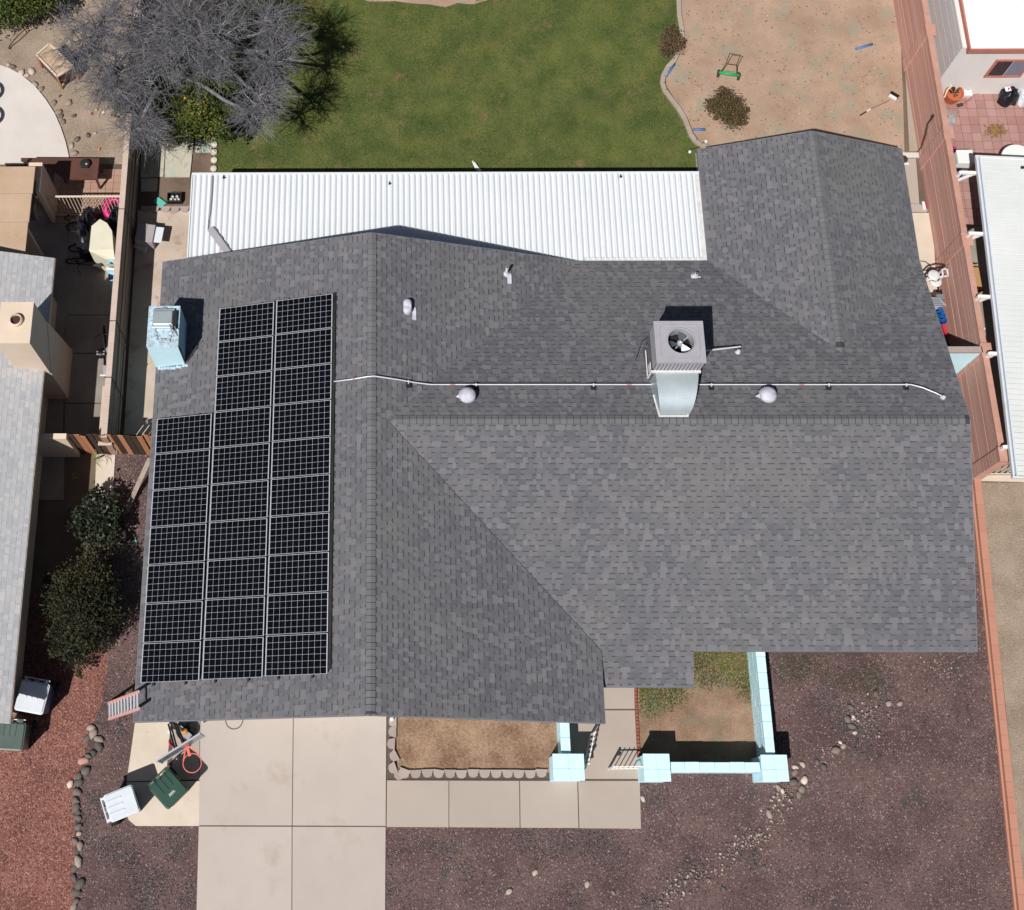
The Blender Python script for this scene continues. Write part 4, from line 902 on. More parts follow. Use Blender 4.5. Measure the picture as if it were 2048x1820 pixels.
# iron fence left
ft0=P(70,392,1.37);ft1=P(248,393,1.37)
q=thing('iron_fence',(ft0.x,ft0.y,0),'cream iron picket fence over the neighbour\'s side yard','fence')
yF=(ft0.y+ft1.y)/2
MB().bar((ft0.x,yF,1.35),(XL-.1,yF,1.35),.05,.04).build('top_rail','iron_cream',q); MB().bar((ft0.x,yF,.1),(XL-.1,yF,.1),.03).build('bottom_rail','iron_cream',q)
n=24
for i in range(n): x=ft0.x+.05+i*(XL-.15-ft0.x)/n; MB().bar((x,yF,.1),(x,yF,1.34),.018).build('picket','iron_cream',q)
# pink float
c_=P(229,417,.35); q=thing('pool_float',(c_.x,c_.y,.35),'magenta swimming ring propped behind the cream iron fence','pool float')
m=MB(); 
m.tube([(.27*math.cos(2*PI*k/24),.27*math.sin(2*PI*k/24)+0,.10*math.sin(2*PI*k/24)) for k in range(24)],.12,10,closed=True); m.build('ring','magenta',q,local=True,smooth=True)
MB().obox((.02,.3,.12),(1,.1,0),.07,.015,.01).build('print_patch','hoop_orange',q,local=True)
# ------------------------------------------------------------------ bicycles
def bicycle(loc,rz,lean,label,col='black_metal',grp='bicycles stored in the neighbour\'s side yard'):
    t=thing('bicycle',loc,label,'bicycle',grp,rz=rz); t.rotation_euler=(lean,0,rz)
    R_=.33
    for x,nm in ((-.52,'rear_wheel'),(.52,'front_wheel')):
        w=MB(); w.tube([(x+R_*math.cos(2*PI*k/24),0,R_+R_*math.sin(2*PI*k/24)) for k in range(24)],.022,6,closed=True)
        for k in range(10): a=2*PI*k/10; w.tube([(x,0,R_),(x+R_*math.cos(a),0,R_+R_*math.sin(a))],.003,3)
        w.tube([(x,-.05,R_),(x,.05,R_)],.02,6); w.build(nm,'rubber',t,local=True)
    f=MB()
    bb=(-.08,0,.28);seat=(-.22,0,.75);hd=(.34,0,.78);hl=(.38,0,.62)
    for a,b in ((bb,seat),(bb,hl),(seat,hd),((-.52,.04,R_),seat),((-.52,.04,R_),bb),((.52,.04,R_),hl),((.52,-.04,R_),hl),(hl,hd)): f.tube([a,b],.018,6)
    f.build('frame',col,t,local=True)
    MB().tube([(.28,-.25,.92),(.34,-.1,.95),(.34,.1,.95),(.28,.25,.92)],.014,6).tube([hd,(.34,0,.95)],.014,6).build('handlebar','black_metal',t,local=True)
    MB().prism([(-.36,-.07),(-.1,-.02),(-.1,.02),(-.36,.07)],.8,.85).tube([(-.22,0,.7),(-.23,0,.82)],.014,5).build('saddle','plastic_black',t,local=True)
    MB().lathe((-.08,0,.0),[(.0,0)],3) 
    MB().tube([(-.08+.09*math.cos(2*PI*k/12),.05,.28+.09*math.sin(2*PI*k/12)) for k in range(12)],.012,4,closed=True).bar((-.08,.06,.28),(.02,.08,.14),.02).bar((-.08,-.06,.28),(-.18,-.08,.42),.02).build('crank','black_metal',t,local=True)
for i,(px,py,rz,ln,lb) in enumerate(((175,412,.05,-.8,'black bicycle leaning nearest the cream iron fence'),(180,436,-.15,-.9,'bicycle half under the dark tarp, second from the iron fence'),(182,470,.1,-.85,'bicycle under the dark tarp beside the cream cover'),(178,503,.0,-.7,'bicycle with a grey front wheel next to the cream cover'))):
    p=P(px,py,.3); bicycle((p.x+.15,p.y-.1,.03),rz+PI,ln,lb)
p=P(207,705,.4); bicycle((p.x,p.y,.05),PI/2+.1,.12,'lone bicycle leaning against the tan side wall')
p=P(208,738,.8); q=thing('scooter_board',(p.x,p.y,.7),'grey board with a white end bar beside the lone bicycle','board')
MB().obox((0,0,0),(.12,-1,0),.15,.045,.02).build('deck','alu',q,local=True); MB().obox((-.02,-.17,.01),(1,0,0),.1,.02,.02).build('end_bar','plastic_white',q,local=True)
p=P(201,704,1.0); q=thing('striped_bag',(p.x,p.y,.75),'black and white striped bag hanging on the lone bicycle','bag')
m=MB(); m.lathe((0,0,0),[(.08,0),(.15,.08),(.16,.16),(.08,.24)],12); m.build('bag_body','tarp_black',q,local=True,smooth=True)
for k in (-1,1): MB().obox((0,.04*k-.02,.225),(1,.05,0),.12,.018,.012).build('stripe','plastic_grey',q,local=True)
p=P(223,678,1.2); q=thing('shade_umbrella',(p.x,p.y,0),'folded pale grey umbrella propped on the side wall above the bicycle','umbrella')
MB().tube([(-.05,.3,.9),(0,0,1.0),(.02,-.5,.95)],[.09,.07,.03],8).build('cloth','dirty_white',q,local=True)
# tarp over bikes
def lumpy(name,cx,cy,rx,ry,h,m,label,cat,seed=1,z0=0.,rz=0.):
    r=random.Random(seed); t=MB(); nr,ns=7,18; V=[];Fs=[]
    for i in range(nr+1):
        f=i/nr
        for k in range(ns):
            a=2*PI*k/ns; rr_=(math.sin(f*PI/2))*(1+.18*r.uniform(-1,1)*f+.12*math.sin(3*a+seed)*f); z=h*(math.cos(f*PI/2))**.55*(1+.15*r.uniform(-1,1))
            x,y=rx*rr_*math.cos(a),ry*rr_*math.sin(a); V.append((cx+x*math.cos(rz)-y*math.sin(rz),cy+x*math.sin(rz)+y*math.cos(rz),z0+max(0,z)))
    for i in range(nr):
        for k in range(ns): Fs.append((i*ns+k,(i+1)*ns+k,(i+1)*ns+(k+1)%ns,i*ns+(k+1)%ns))
    t.add(V,Fs); return t.build(name,m,label=label,cat=cat)
p=P(172,455,.9); lumpy('tarp',p.x,p.y,.38,.85,1.02,'tarp_black','crumpled black tarp thrown over the parked bicycles','tarp',3)
p=P(232,445,.9); lumpy('tarp',p.x-.05,p.y+.1,.3,.7,.9,'tarp_black','glossy black cover squeezed between the cream cover and the side wall','tarp',5)
# cream cover (grill / shed shape)
q=thing('cream_cover',P(205,490,0),'tall cream plastic cover shaped like a slanted hood in the side yard','cover')
zt=1.35
tpn=[(200,438,zt),(214,446,zt),(224,462,zt),(227,500,zt),(230,519,zt-.22),(213,519,zt-.25),(178,502,zt),(183,452,zt)]
top=[P(*a) for a in tpn]; bot=[Vector((v_.x,v_.y,.05)) for v_ in top]; n=len(top)
m=MB(); m.add(top,[(7,6,3,2,1,0),(6,5,4,3)]); m.add(bot+top,[(i,n+i,n+(i+1)%n,(i+1)%n) for i in range(n)]); m.build('shell','cream_cover',q,bevel=.03)
# blue bag and toys
p=P(222,545,1.1); q=thing('toy_pile',(p.x,p.y,0),'light blue swim toys and towel piled against the tan side wall','toys')
MB().tube([(.12*math.cos(a)-.02,.12*math.sin(a)+.30,1.02) for a in [PI*k/8 for k in range(9)]],.04,6).build('foam_noodle','cyan_cloth',q,local=True,smooth=True)
MB().obox((.0,.15,1.0),(1,-.1,0),.17,.04,.03).build('towel','plastic_white',q,local=True)
m=MB(); m.add([(-.14,.12,.95),(.14,.1,.95),(.14,-.1,.85),(.0,-.33,.5),(-.1,-.3,.5),(-.1,-.1,.75)],[(0,1,2,5),(5,2,3,4)][::-1]); m.add([(-.14,.12,.90),(.14,.1,.90),(.14,-.1,.8),(.0,-.33,.45),(-.1,-.3,.45),(-.1,-.1,.7)],[(0,1,2,5),(5,2,3,4)]); m.build('bag','cyan_cloth',q,local=True)
MB().box(-.12,.15,-.1,.28,0,.9).build('box','tarp_black',q,local=True)
p=P(75,405,.9); lumpy('laundry_pile',p.x,p.y,.2,.35,.9,'plastic_grey','dim grey bundle in the shade beside the flat porch roof','bundle',8)
# ------------------------------------------------------------------ grey cabinet shelf, teal lid, black basket in the side path
q=thing('plastic_cabinet',P(300,470,0),'grey plastic drawer cabinet leaning by the tan side wall','cabinet')
a=P(276,447,.5); m=MB(); 
c0=P(298,466,.55)
m.obox((c0.x-.12,c0.y,.3),(1,-.12,0),.28,.3,.28); m.build('cabinet_body','plastic_grey',q,bevel=.01)
MB().obox((c0.x+.18,c0.y-.02,.48),(1,-.12,0),.24,.26,.02).build('open_lid','bin_white',q)
MB().obox((c0.x-.12,c0.y,.592),(1,-.12,0),.02,.3,.012).build('ridge','plastic_grey',q); MB().obox((c0.x-.3,c0.y-.25,.1),(1,-.5,0),.2,.12,.08).build('drawer','dirty_white',q)
p=P(319,403,.15); q=thing('teal_lid',(p.x,p.y,.05),'teal plastic lid lying half in shade by the dirt bed','tray'); MB().prism([(-.22,.05),(-.05,.19),(.22,-.03),(.02,-.2)],0,.05).build('lid_body','teal_plastic',q,local=True,bevel=.01)  # loose teal lid, built as one flat plate
p=P(349,394,.2); q=thing('black_crate',(p.x,p.y,.01),'black crate holding pale pots on the small dirt bed','crate')
m=MB(); m.box(-.23,.23,-.16,-.13,0,.22).box(-.23,.23,.13,.16,0,.22).box(-.23,-.2,-.13,.13,0,.22).box(.2,.23,-.13,.13,0,.22).box(-.2,.2,-.13,.13,0,.03); m.build('crate_body','plastic_black',q,local=True,bevel=.01)
for x,y in ((-.08,.04),(.06,.05),(.0,-.06),(.11,-.05),(-.13,-.05)): MB().lathe((x,y,.03),[(.035,0),(.045,.1),(.04,.1),(.03,.04)],10).build('pot','dirty_white',q,local=True)
# ------------------------------------------------------------------ NW yard: raised planter table, rocks
q=thing('glass_topped_box',P(110,120,0),'tilted open wooden box with a glassy pale top on the tan gravel','planter box')
zt=.75; c_=[P(99,88,zt),P(147,134,zt),P(114,153,zt),P(73,110,zt)]
for i in range(4): MB().bar(c_[i],c_[(i+1)%4],.06,.06).build('rim','concrete_cream',q)
MB().add([v_-Vector((0,0,.02)) for v_ in c_],[(3,2,1,0)]) 
m=MB(); m.prism([(v_.x,v_.y) for v_ in c_],zt-.06,zt-.02); m.build('top_sheet','roll_roof_tan',q)
m=MB()
for i in range(4):
    a,b=c_[i],c_[(i+1)%4]; m.add([(a.x,a.y,.25),(b.x,b.y,.25),(b.x,b.y,zt-.06),(a.x,a.y,zt-.06)],[(0,1,2,3)])
m.build('side_board','plank_brown',q)
for v_ in c_: MB().bar((v_.x,v_.y,0),(v_.x,v_.y,zt-.05),.06).build('leg','wood_orange',q)
p=P(157,125,.3); lumpy('foil_bag',p.x,p.y,.13,.1,.3,'alu','shiny crumpled foil bag beside the wooden box','bag',12)
p=P(142,118,.3); lumpy('black_bag',p.x,p.y,.16,.14,.28,'tarp_black','small black bag under the grey tree twigs beside the box','bag',14)
ICO=None
def rock(px,py,r,tone,label,grp,m='rock',fl=.6,name='rock',cat='rock',el=1.25,z0=0.):
    rr2=random.Random(int(px*7+py*13)); p=P(px,py,r*.4); t=MB(); t.tone=tone; ns,nr=9,5; V=[(0,0,-r*fl*.3)];Fs=[]; az_=rr2.random()*3.14
    jit=[1+.18*rr2.uniform(-1,1) for _ in range(ns)]
    for i in range(1,nr):
        f=i/nr*PI
        for k in range(ns):
            a=2*PI*k/ns; R_=r*math.sin(f)*jit[k]*(1+.08*rr2.uniform(-1,1)); x,y=R_*el*math.cos(a),R_*math.sin(a)/el**.5; V.append((x*math.cos(az_)-y*math.sin(az_),x*math.sin(az_)+y*math.cos(az_),-r*fl*math.cos(f)))
    V[0]=(0,0,-r*fl); V.append((0,0,r*fl)); L_=len(V)-1
    for k in range(ns): Fs.append((0,1+(k+1)%ns,1+k)); Fs.append((L_,L_-ns+k,L_-ns+(k+1)%ns))
    for i in range(nr-2):
        for k in range(ns): a=1+i*ns+k; b=1+i*ns+(k+1)%ns; Fs.append((a,b,b+ns,a+ns))
    t.add([(x+p.x,y+p.y,z+z0+r*fl*.45) for x,y,z in V],Fs)
    return t.build(name,m,label=label,cat=cat,group=grp,smooth=True)
Z=lambda zx,zy:(zx/4.036,1370+zy/4.036)
GL='river rocks lining the red gravel'
lr=[(735,348,7.5,.95,'pale cream rock at the top of the left rock row'),(752,390,9,.85,'light tan rock second from the top of the rock row'),(702,430,7,.35,'grey-green rock on the west flank of the rock row'),(795,438,8.5,.8,'pale grey-green rock on the east flank of the rock row'),(795,492,9,.22,'dark green-grey rock under the pale grey-green one'),
(752,548,6,.12,'nearly black rock in the upper rock row'),(710,575,6,.5,'small light grey rock above the pink rock'),(688,690,9,.4,'large brown-grey rock just below the pink rock'),(638,735,7,.33,'grey rock above the pair of green-white rocks'),
(632,787,8,.3,'grey-green rock beside the white-patched rock'),(622,865,8,.5,'tan angular rock beside the white bin'),(612,930,7,.42,'brown rock in the rock row west of the white bin'),(615,985,7.5,.38,'reddish-grey rock low beside the white bin'),(630,1028,5.5,.25,'dark narrow rock in the lower row'),(630,1070,6.5,.4,'brown rock above the three stacked grey rocks'),
(632,1145,7,.42,'grey-brown rock above the small white rock'),(636,1200,5,.98,'small bright white rock in the rock row'),(605,1262,6,.6,'tan rock beside the long pale rock'),(645,1298,8,.8,'long pale rock in the lower rock row'),(625,1338,6,.15,'dark shaded rock under the long pale rock'),(630,1420,9,.9,'large cream rock low in the rock row'),
(598,1482,6.5,.35,'greenish rock below the large cream rock'),(596,1555,6.5,.3,'grey rock above the wide dark rock'),(648,1605,9.5,.28,'wide dark grey rock near the bottom of the row'),(612,1675,8,.3,'slate grey rock near the bottom edge of the photo'),(612,1748,6.5,.45,'reddish rock second from the bottom edge'),(593,1795,6.5,.8,'whitish rock at the bottom edge of the photo')]
for zx,zy,rp,tn,lb in lr: rock(*Z(zx,zy),rp*1.02/70.,tn*.7,lb,GL)
rock(*Z(672,610),.125,.5,'round pink rock in the left rock row',GL,'rock_pink'); rock(*Z(566,800),.1,.95,'white-patched rock jutting west of the rock row',GL,'rock')
# mulch plugs between: small rocks right
for px,py,r_,tn,lb in ((1286,1598,.07,.8,'lone pink rock beside the walkway corner'),(1609,1560,.11,.95,'largest pale rock by the southeast pillar'),(1606,1529,.08,.75,'tan rock northeast of the southeast pillar'),(1591,1535,.07,.9,'cream pebble touching the southeast pillar'),(1590,1544,.09,.45,'brown rock beside the southeast pillar'),(1587,1565,.11,.3,'grey rock hugging the pillar base'),(1604,1578,.10,.5,'brown rock south of the largest pale rock'),
  (1598,1590,.09,.45,'dull brown rock ending the pillar cluster'),(1556,1574,.07,.6,'grey stone under the pillar front'),(1565,1582,.06,.9,'small whitish stone under the pillar front'),(1672,1500,.12,.5,'long flat brown rock up the gravel slope'),(1687,1492,.08,.62,'brown rock beside the round white stone'),(1681,1485,.05,1.,'round white stone up the gravel slope'),(1648,1534,.09,.2,'dark slate rock east of the pillar'),(1634,1524,.07,.3,'small slate rock east of the pillar'),
  (1695,1438,.11,.35,'dark brown rock in the teal-stained gravel'),(1707,1434,.05,.98,'small white stone in the teal-stained gravel'),(1703,1415,.09,.3,'dark rock at the north of the stained gravel'),(1710,1465,.06,.8,'white rock below the mossy rock'),(1704,1452,.1,.3,'mossy dark rock in the stained gravel'),(1752,1387,.09,.25,'green-black rock far up the slope'),(1778,1407,.08,.62,'pinkish rock far up the slope'),(1800,1407,.08,.6,'pinkish rock at the far east of the rock trail'),
  (1539,1629,.1,.6,'pointed grey rock in the rock trail'),(1070,1745,.08,.75,'pale rock in a dark dimple of the south gravel'),(1018,1783,.08,.72,'pinkish rock in a hollow near the bottom edge'),(1175,1768,.08,.7,'pale rock in a hollow south of the walkway'),(1227,1786,.06,.5,'flat grey rock south of the walkway'),(1447,1778,.07,.2,'dark rock below the rock trail'),(1528,1735,.06,.25,'dark stone beside the rock trail')):
    rock(px,py,r_,tn,lb,'scattered rocks in the purple gravel')
trail=[];  tl=[(1290,1815),(1340,1790),(1365,1760),(1395,1745),(1450,1725),(1475,1695),(1500,1685),(1520,1665),(1545,1640),(1560,1600)]
t1=[]
for i in range(420):
    k=rnd.random()*(len(tl)-1); j=int(k); f=k-j; x=tl[j][0]*(1-f)+tl[j+1][0]*f+rnd.gauss(0,14); y=tl[j][1]*(1-f)+tl[j+1][1]*f+rnd.gauss(0,12); t1.append(tuple(P(x,y,.02)))
for i in range(90): t1.append(tuple(P(1565+rnd.gauss(0,12),1590+rnd.gauss(0,14),.02)))
for i in range(150): t1.append(tuple(P(1735+rnd.gauss(0,22),1430+rnd.gauss(0,16),.02)))
k=len(t1); s_=.015+.036*nprs.rand(k)**2
OCT8=OCT; inst('pebble_trail',OCT,OF+[(0,5,1),(1,5,2),(2,5,3),(3,5,0)],t1,np.stack([s_*1.3,s_,s_],1),nprs.rand(k)*6.28,np.clip(nprs.rand(k)**1.1*.8,0,1),'trail_rock',kind='stuff')
for px,py,r_,tn,lb in ((42,145,.12,.85,'cream rock on the curved patio rim near the wooden box'),(63,142,.13,.8,'pinkish rock beside the curved patio rim'),(54,150,.09,.75,'small pink rock next to two larger rim rocks'),(24,133,.1,.35,'dark rock at the northwest of the patio rim'),(16,129,.08,.7,'tan rock at the photo\'s left edge of the rim'),(70,168,.1,.6,'brown rock midway down the patio rim'),(82,178,.1,.55,'reddish rock lower on the patio rim'),(108,205,.1,.5,'grey rock half in shade by the patio rim'),
  (117,223,.11,.55,'brown rock by the lower patio rim'),(122,232,.09,.3,'dark rock by the lower patio rim'),(126,243,.09,.45,'small brown rock low on the rim'),(137,205,.11,.6,'flat tan rock out on the gravel'),(148,231,.08,.2,'dark rock out on the gravel'),(126,165,.07,.85,'pale rock under the wooden box'),(154,278,.1,.3,'grey-blue rock beside the patio rim'),(176,270,.09,.2,'near-black rock on the tan gravel'),(190,266,.06,.7,'small tan rock on the tan gravel'),(143,291,.09,.7,'beige rock low on the rim'),(148,306,.11,.6,'rusty beige rock at the rim end'),
  (120,192,.05,.1,'tiny black stone near the rim'),(211,183,.08,.7,'pinkish rock under the grey tree'),(212,199,.09,.6,'reddish rock under the grey tree'),(224,180,.08,.55,'brown rock near the grey tree edge'),(207,224,.05,.95,'tiny white stone on the tan gravel')):
    rock(px,py,r_,tn,lb,'rocks around the curved patio')
for px,py,mm,lb in ((183,227,'red_plastic','small red ball on the tan gravel'),(193,220,'fruit_yellow','fallen yellow lemon on the tan gravel'),(198,298,'fruit_orange','fallen orange low on the tan gravel'),(50,64,'fruit_orange','fallen orange near the dark top-left bush')):
    p=P(px,py,.04); MB().lathe((p.x,p.y,0),[(.012,0),(.04,.02),(.045,.04),(.03,.07),(.008,.08)],10).build('ball' if 'ball' in lb else 'fruit',mm,label=lb,cat='ball' if 'ball' in lb else 'fruit',smooth=True)
MB().tube([P(18,98,.05),P(19,92,.1),P(28,80,.25),P(48,60,.3),P(75,42,.4)],[.03,.02,.02,.015,.01],6).build('fallen_branch','rust_brown',label='long bent dry branch on the tan gravel',cat='branch')
for yy,lb in ((212,'curved patio chair, the upper of two whose shadows cross the pale patio'),(262,'curved patio chair, the lower of two whose shadows cross the pale patio')):
    p=P(-38,yy,0); q=thing('patio_chair',(p.x,p.y,.06),lb,'chair','patio chairs at the left edge')
    m=MB()
    for k in range(9):
        a=-PI/2+PI*k/8; 
        if k%2==0: m.tube([(.3*math.cos(a),.3*math.sin(a),.45),(.33*math.cos(a),.33*math.sin(a),.9)],.02,5)
    m.tube([(.33*math.cos(-PI/2+PI*k/12),.33*math.sin(-PI/2+PI*k/12),.9) for k in range(13)],.06,6); m.build('backrest','chair_black',q,local=True)
    MB().lathe((0,0,.42),[(.3,0),(.31,.04)],16).build('seat','chair_black',q,local=True)
    for a in (.8,2.3,3.9,5.5): MB().tube([(.26*math.cos(a),.26*math.sin(a),0),(.24*math.cos(a),.24*math.sin(a),.42)],.02,6).build('leg','chair_black',q,local=True)
# ------------------------------------------------------------------ wooden side fence
yW=P(184,871,1.83).y; q=thing('board_fence',(XL,yW,0),'weathered dark board fence between the two houses','fence')
x0f,x1f=P(134,871,1.83).x,xw+.5; n=17; wbd=(x1f-x0f)/n
for i in range(n):
    x=x0f+i*wbd; lit=i in (1,2,5,6,8,11,12,13,15,16); m=MB(); m.tone=rnd.random(); dy=rnd.uniform(-.03,.03); h=1.83+rnd.uniform(-.05,.03)
    m.obox((x+wbd/2,yW+dy,h/2+.02),(1,rnd.uniform(-.25,.25),0),wbd/2-.012,.01,h/2); m.build('board','wood_orange' if lit else 'wood_dark',q)  # lit boards get orange, shaded ones dark: light put into the wood colour
for zz in (.4,1.5): MB().bar((x0f,yW+.05,zz),(x1f,yW+.05,zz),.04,.09).build('rail','wood_dark',q)
q=thing('stub_wall',(x0f-.8,yW,0),'short tan wall beside the board fence at the neighbour\'s house','wall'); MB().box(-10.15,x0f-.02,yW-.1,yW+.06,0,1.83).build('wall_body','stucco_cream',q)
MB().bar(P(300,917,.9)+Vector((0,0,0)),P(252,1023,.03),.14,.04).build('leaning_plank','wood_grey',label='long grey plank lying between the gravel and the panel edge',cat='plank')
MB().bar(P(296,843,.3),P(276,871,.05),.03).build('thin_pole','dirty_white',label='thin pale pole leaning behind the board fence',cat='pole')
p=P(269,1082,.03); MB().prism([(p.x-.08,p.y-.05),(p.x+.07,p.y-.04),(p.x+.03,p.y+.09)],0.01,.05).build('teal_scrap','teal_plastic',label='small turquoise scrap on the gravel beside the large shrub',cat='scrap')
# ------------------------------------------------------------------ wheelie bins
def bin_(px,py,ang,lid,body,label,marks=None,w=.73,d=.84):
    h=1.07; p=P(px,py,h); t=thing('wheelie_bin',(p.x,p.y,.02),label,'wheelie bin','wheelie bins',rz=ang)
    b=MB(); a0=.74; 
    b.hexa([(-d/2*a0,-w/2*a0,.06),(d/2*a0,-w/2*a0,.0),(d/2*a0,w/2*a0,.0),(-d/2*a0,w/2*a0,.06)],[(-d/2*.86,-w/2*.9,h-.12),(d/2*.94,-w/2*.9,h-.12),(d/2*.94,w/2*.9,h-.12),(-d/2*.86,w/2*.9,h-.12)])
    b.box(-d/2*.88,d/2*.96,-w/2*.93,w/2*.93,h-.125,h-.07); b.build('body',body,t,local=True,bevel=.02)
    l=MB(); q=rr(-d/2+.08,d/2,-w/2,w/2,.07,0,4); q=[(x,y) for x,y,_ in q]
    l.prism(q,h-.07,h-.02); q2=[(x*.93+.01,y*.92) for x,y in q]; l.prism(q2,h-.02,h+.012); l.build('lid',lid,t,local=True,bevel=.012)
    r=MB()
    for yy in (-.16,0,.16): r.box(-d/2+.1,d/2-.36,yy-.018,yy+.018,h+.012,h+.03)
    r.build('lid_rib',lid,t,local=True)
    hg=MB(); hg.tube([(-d/2,-w/2*.9,h-.07),(-d/2,w/2*.9,h-.07)],.022,6)
    for yy in (-.26,0.,.26): hg.box(-d/2-.01,-d/2+.1,yy-.06,yy+.06,h-.09,h-.03)
    hg.build('handle',lid,t,local=True)
    for yy in (-.2,0,.2): MB().box(-d/2+.015,-d/2+.065,yy-.05,yy+.05,h-.028,h-.02).build('hinge_slot','ac_dark',t,local=True)
    for yy in (-1,1):
        wv=MB(); wv.tube([(-d/2+.06,yy*(w/2-.06),.14),(-d/2+.06,yy*(w/2-.0),.14)],.14,14); wv.build('wheel','rubber',t,local=True)
    if marks:
        m=MB()
        for k in range(4): m.box(.15,.19,-.085+k*.045,-.055+k*.045,h+.013,h+.016)
        m.box(.205,.215,-.10,.10,h+.013,h+.016); m.build('printed_emblem','dirty_white',t,local=True)
    return t
bin_(240,1608,math.radians(21.6),'bin_white','bin_blue','blue bin with a white lid standing in the gravel by the side pad',d=.88)
bin_(335,1576,math.radians(-45),'bin_green','bin_green','dark green bin on the side pad beneath the basketball hoop',marks=1)
bin_(65,1391,math.radians(-100),'bin_white','bin_blue','blue bin with a stained white lid under the neighbour\'s eave',d=.9,w=.8)
bin_(18,1469,math.radians(-93),'bin_greygreen','bin_greygreen','grey-green bin cut by the left photo edge',w=.85,d=.8)
# ------------------------------------------------------------------ ladder
q=thing('ladder',P(215,1424,0),'pink fibreglass ladder with silver rungs leaning on the southwest eave','ladder')
b1=P(217,1407,.05);b2=P(216,1438,.05);t1_=P(279,1385,3.15);t2_=P(277,1416,3.15)
# keep both rails parallel in the world
bm=(b1+b2)/2; tm=(t1_+t2_)/2; hw_=Vector((-.02,.21,0)); d=tm-bm
for s2 in (1,-1): MB().bar(bm+hw_*s2,tm+hw_*s2,.035,.075).build('rail','pink_fiber',q)
n=10
for i in range(n): p=bm+d*((i+.5)/n); MB().bar(p-hw_,p+hw_,.05,.03).build('rung','alu',q)
# ------------------------------------------------------------------ basketball hoop
zb=2.45
q=thing('basketball_hoop',P(373,1452,0),'basketball hoop with orange ring standing beside the driveway','basketball hoop')
ba,bb=P(313.5,1521,zb+.45),P(400,1467,zb+.45); d=(bb-ba); nrm=Vector((d.y,-d.x,0)).normalized()
if nrm.y>0: nrm=-nrm
mid=(ba+bb)/2
MB().obox(mid-Vector((0,0,.42)),d,d.length/2-.02,.012,.40).build('backboard','board_clear',q)
f=MB(); f.bar(ba,bb,.045,.04); lo=Vector((0,0,.84)); f.bar(ba-lo,bb-lo,.045,.04); f.bar(ba,ba-lo,.04); f.bar(bb,bb-lo,.04); f.build('board_frame','board_grey',q)
rc=P(384.5,1526,zb-.3); rz_=zb-.3; rr_=.235
MB().tube([(rc.x+rr_*math.cos(2*PI*k/30),rc.y+rr_*math.sin(2*PI*k/30),rz_) for k in range(30)],.014,6,closed=True).build('ring','hoop_orange',q,smooth=True)
bm_=Vector((mid.x,mid.y,rz_))+d.normalized()*.12; 
m=MB(); dv=(rc-bm_); 
for s2 in (-1,1): 
    sd=d.normalized()*s2; m.bar(bm_+sd*.03,rc+sd*.20-dv.normalized()*.16,.03,.03)
m.bar(bm_,bm_+dv.normalized()*.25,.07,.02); m.build('ring_bracket','hoop_orange',q)
pb=P(374,1459,.1); pt=Vector((pb.x-.02,pb.y+.0,zb-.1))
pole_b=P(368,1462,.1); pt=Vector((pole_b.x,pole_b.y,zb+.05))
MB().tube([(pole_b.x,pole_b.y,.08),pt],.045,10).build('pole','plastic_black',q)
m=MB()
for sgn in (-1,1):
    sd=d.normalized()*sgn*.12; m.bar(pt+sd*.6,mid+sd-Vector((0,0,.15)),.04,.06); m.bar(pt-Vector((0,0,.45))+sd*.6,mid+sd-Vector((0,0,.65)),.04,.06)
m.build('support_arm','plastic_black',q)
MB().lathe((pb.x,pb.y,0.03),[(.30,0),(.31,.08),(.27,.14),(.1,.17)],24).build('base','plastic_black',q,smooth=True)
p=P(369,1466,.25); MB().obox(p,(1,-.8,0),.2,.09,.03).build('base_cover','plastic_grey',q)
p=P(370,1463,.32); MB().lathe((p.x,p.y,p.z-.05),[(.03,0),(.075,.03),(.08,.08),(.05,.12),(.01,.13)],12).build('ball','fruit_orange',label='orange ball resting on the hoop base',cat='ball',smooth=True)
MB().bar(P(336,1462,.25),P(347,1468,.3),.09,.03).build('white_paddle','plastic_white',label='white paddle sticking out west of the hoop base',cat='paddle')
c_=P(354,1482,.1); MB().tube([(c_.x+.22*math.cos(a),c_.y+.17*math.sin(a),.08) for a in [PI*.95+PI*k/12*.95 for k in range(13)]],.022,6).build('red_loop','red_plastic',label='curved red loop on the concrete under the backboard',cat='loop')  # loose red loop, built as half a bent tube
p=P(784,1438,.9); q=thing('path_light',(p.x,p.y,0),'small round white lamp post at the garage roof edge beside the driveway','lamp'); MB().tube([(0,0,0),(0,0,.85)],.02,8).build('post','plastic_white',q,local=True); MB().lathe((0,0,.83),[(.02,0),(.06,.02),(.055,.06),(.02,.09)],12).build('lamp_head','plastic_white',q,local=True,smooth=True)
# ------------------------------------------------------------------ NE yard objects
q=thing('reel_mower',P(1460,147,0),'green hand-push reel mower standing on the bare dirt yard','lawn mower')
wl_=P(1436.5,147,.12);wr_=P(1477,153,.12); ax_=(wr_-wl_); u_=ax_.normalized()
for w_ in (wl_,wr_): MB().tube([w_-u_*.025,w_+u_*.025],.13,16).build('wheel','rust_brown',q); 
MB().tube([wl_+Vector((0,-.02,.10)),wr_+Vector((0,-.02,.10))],.045,10).build('guard','mower_green',q,smooth=True)
m=MB(); side=Vector((-u_.y,u_.x,0))
for k in range(5):
    a0=2*PI*k/5; pts_=[wl_+ax_*j/8+(side*math.cos(a0+j*.25)+Vector((0,0,1))*math.sin(a0+j*.25))*.08+side*.07 for j in range(9)]; m.tube(pts_,.008,4)
m.build('reel_blade','mower_green',q)
hz=.95; h1=P(1459.5,107,hz);h2=P(1481,110,hz); k1=P(1452,127,.5);k2=P(1473,130,.5)
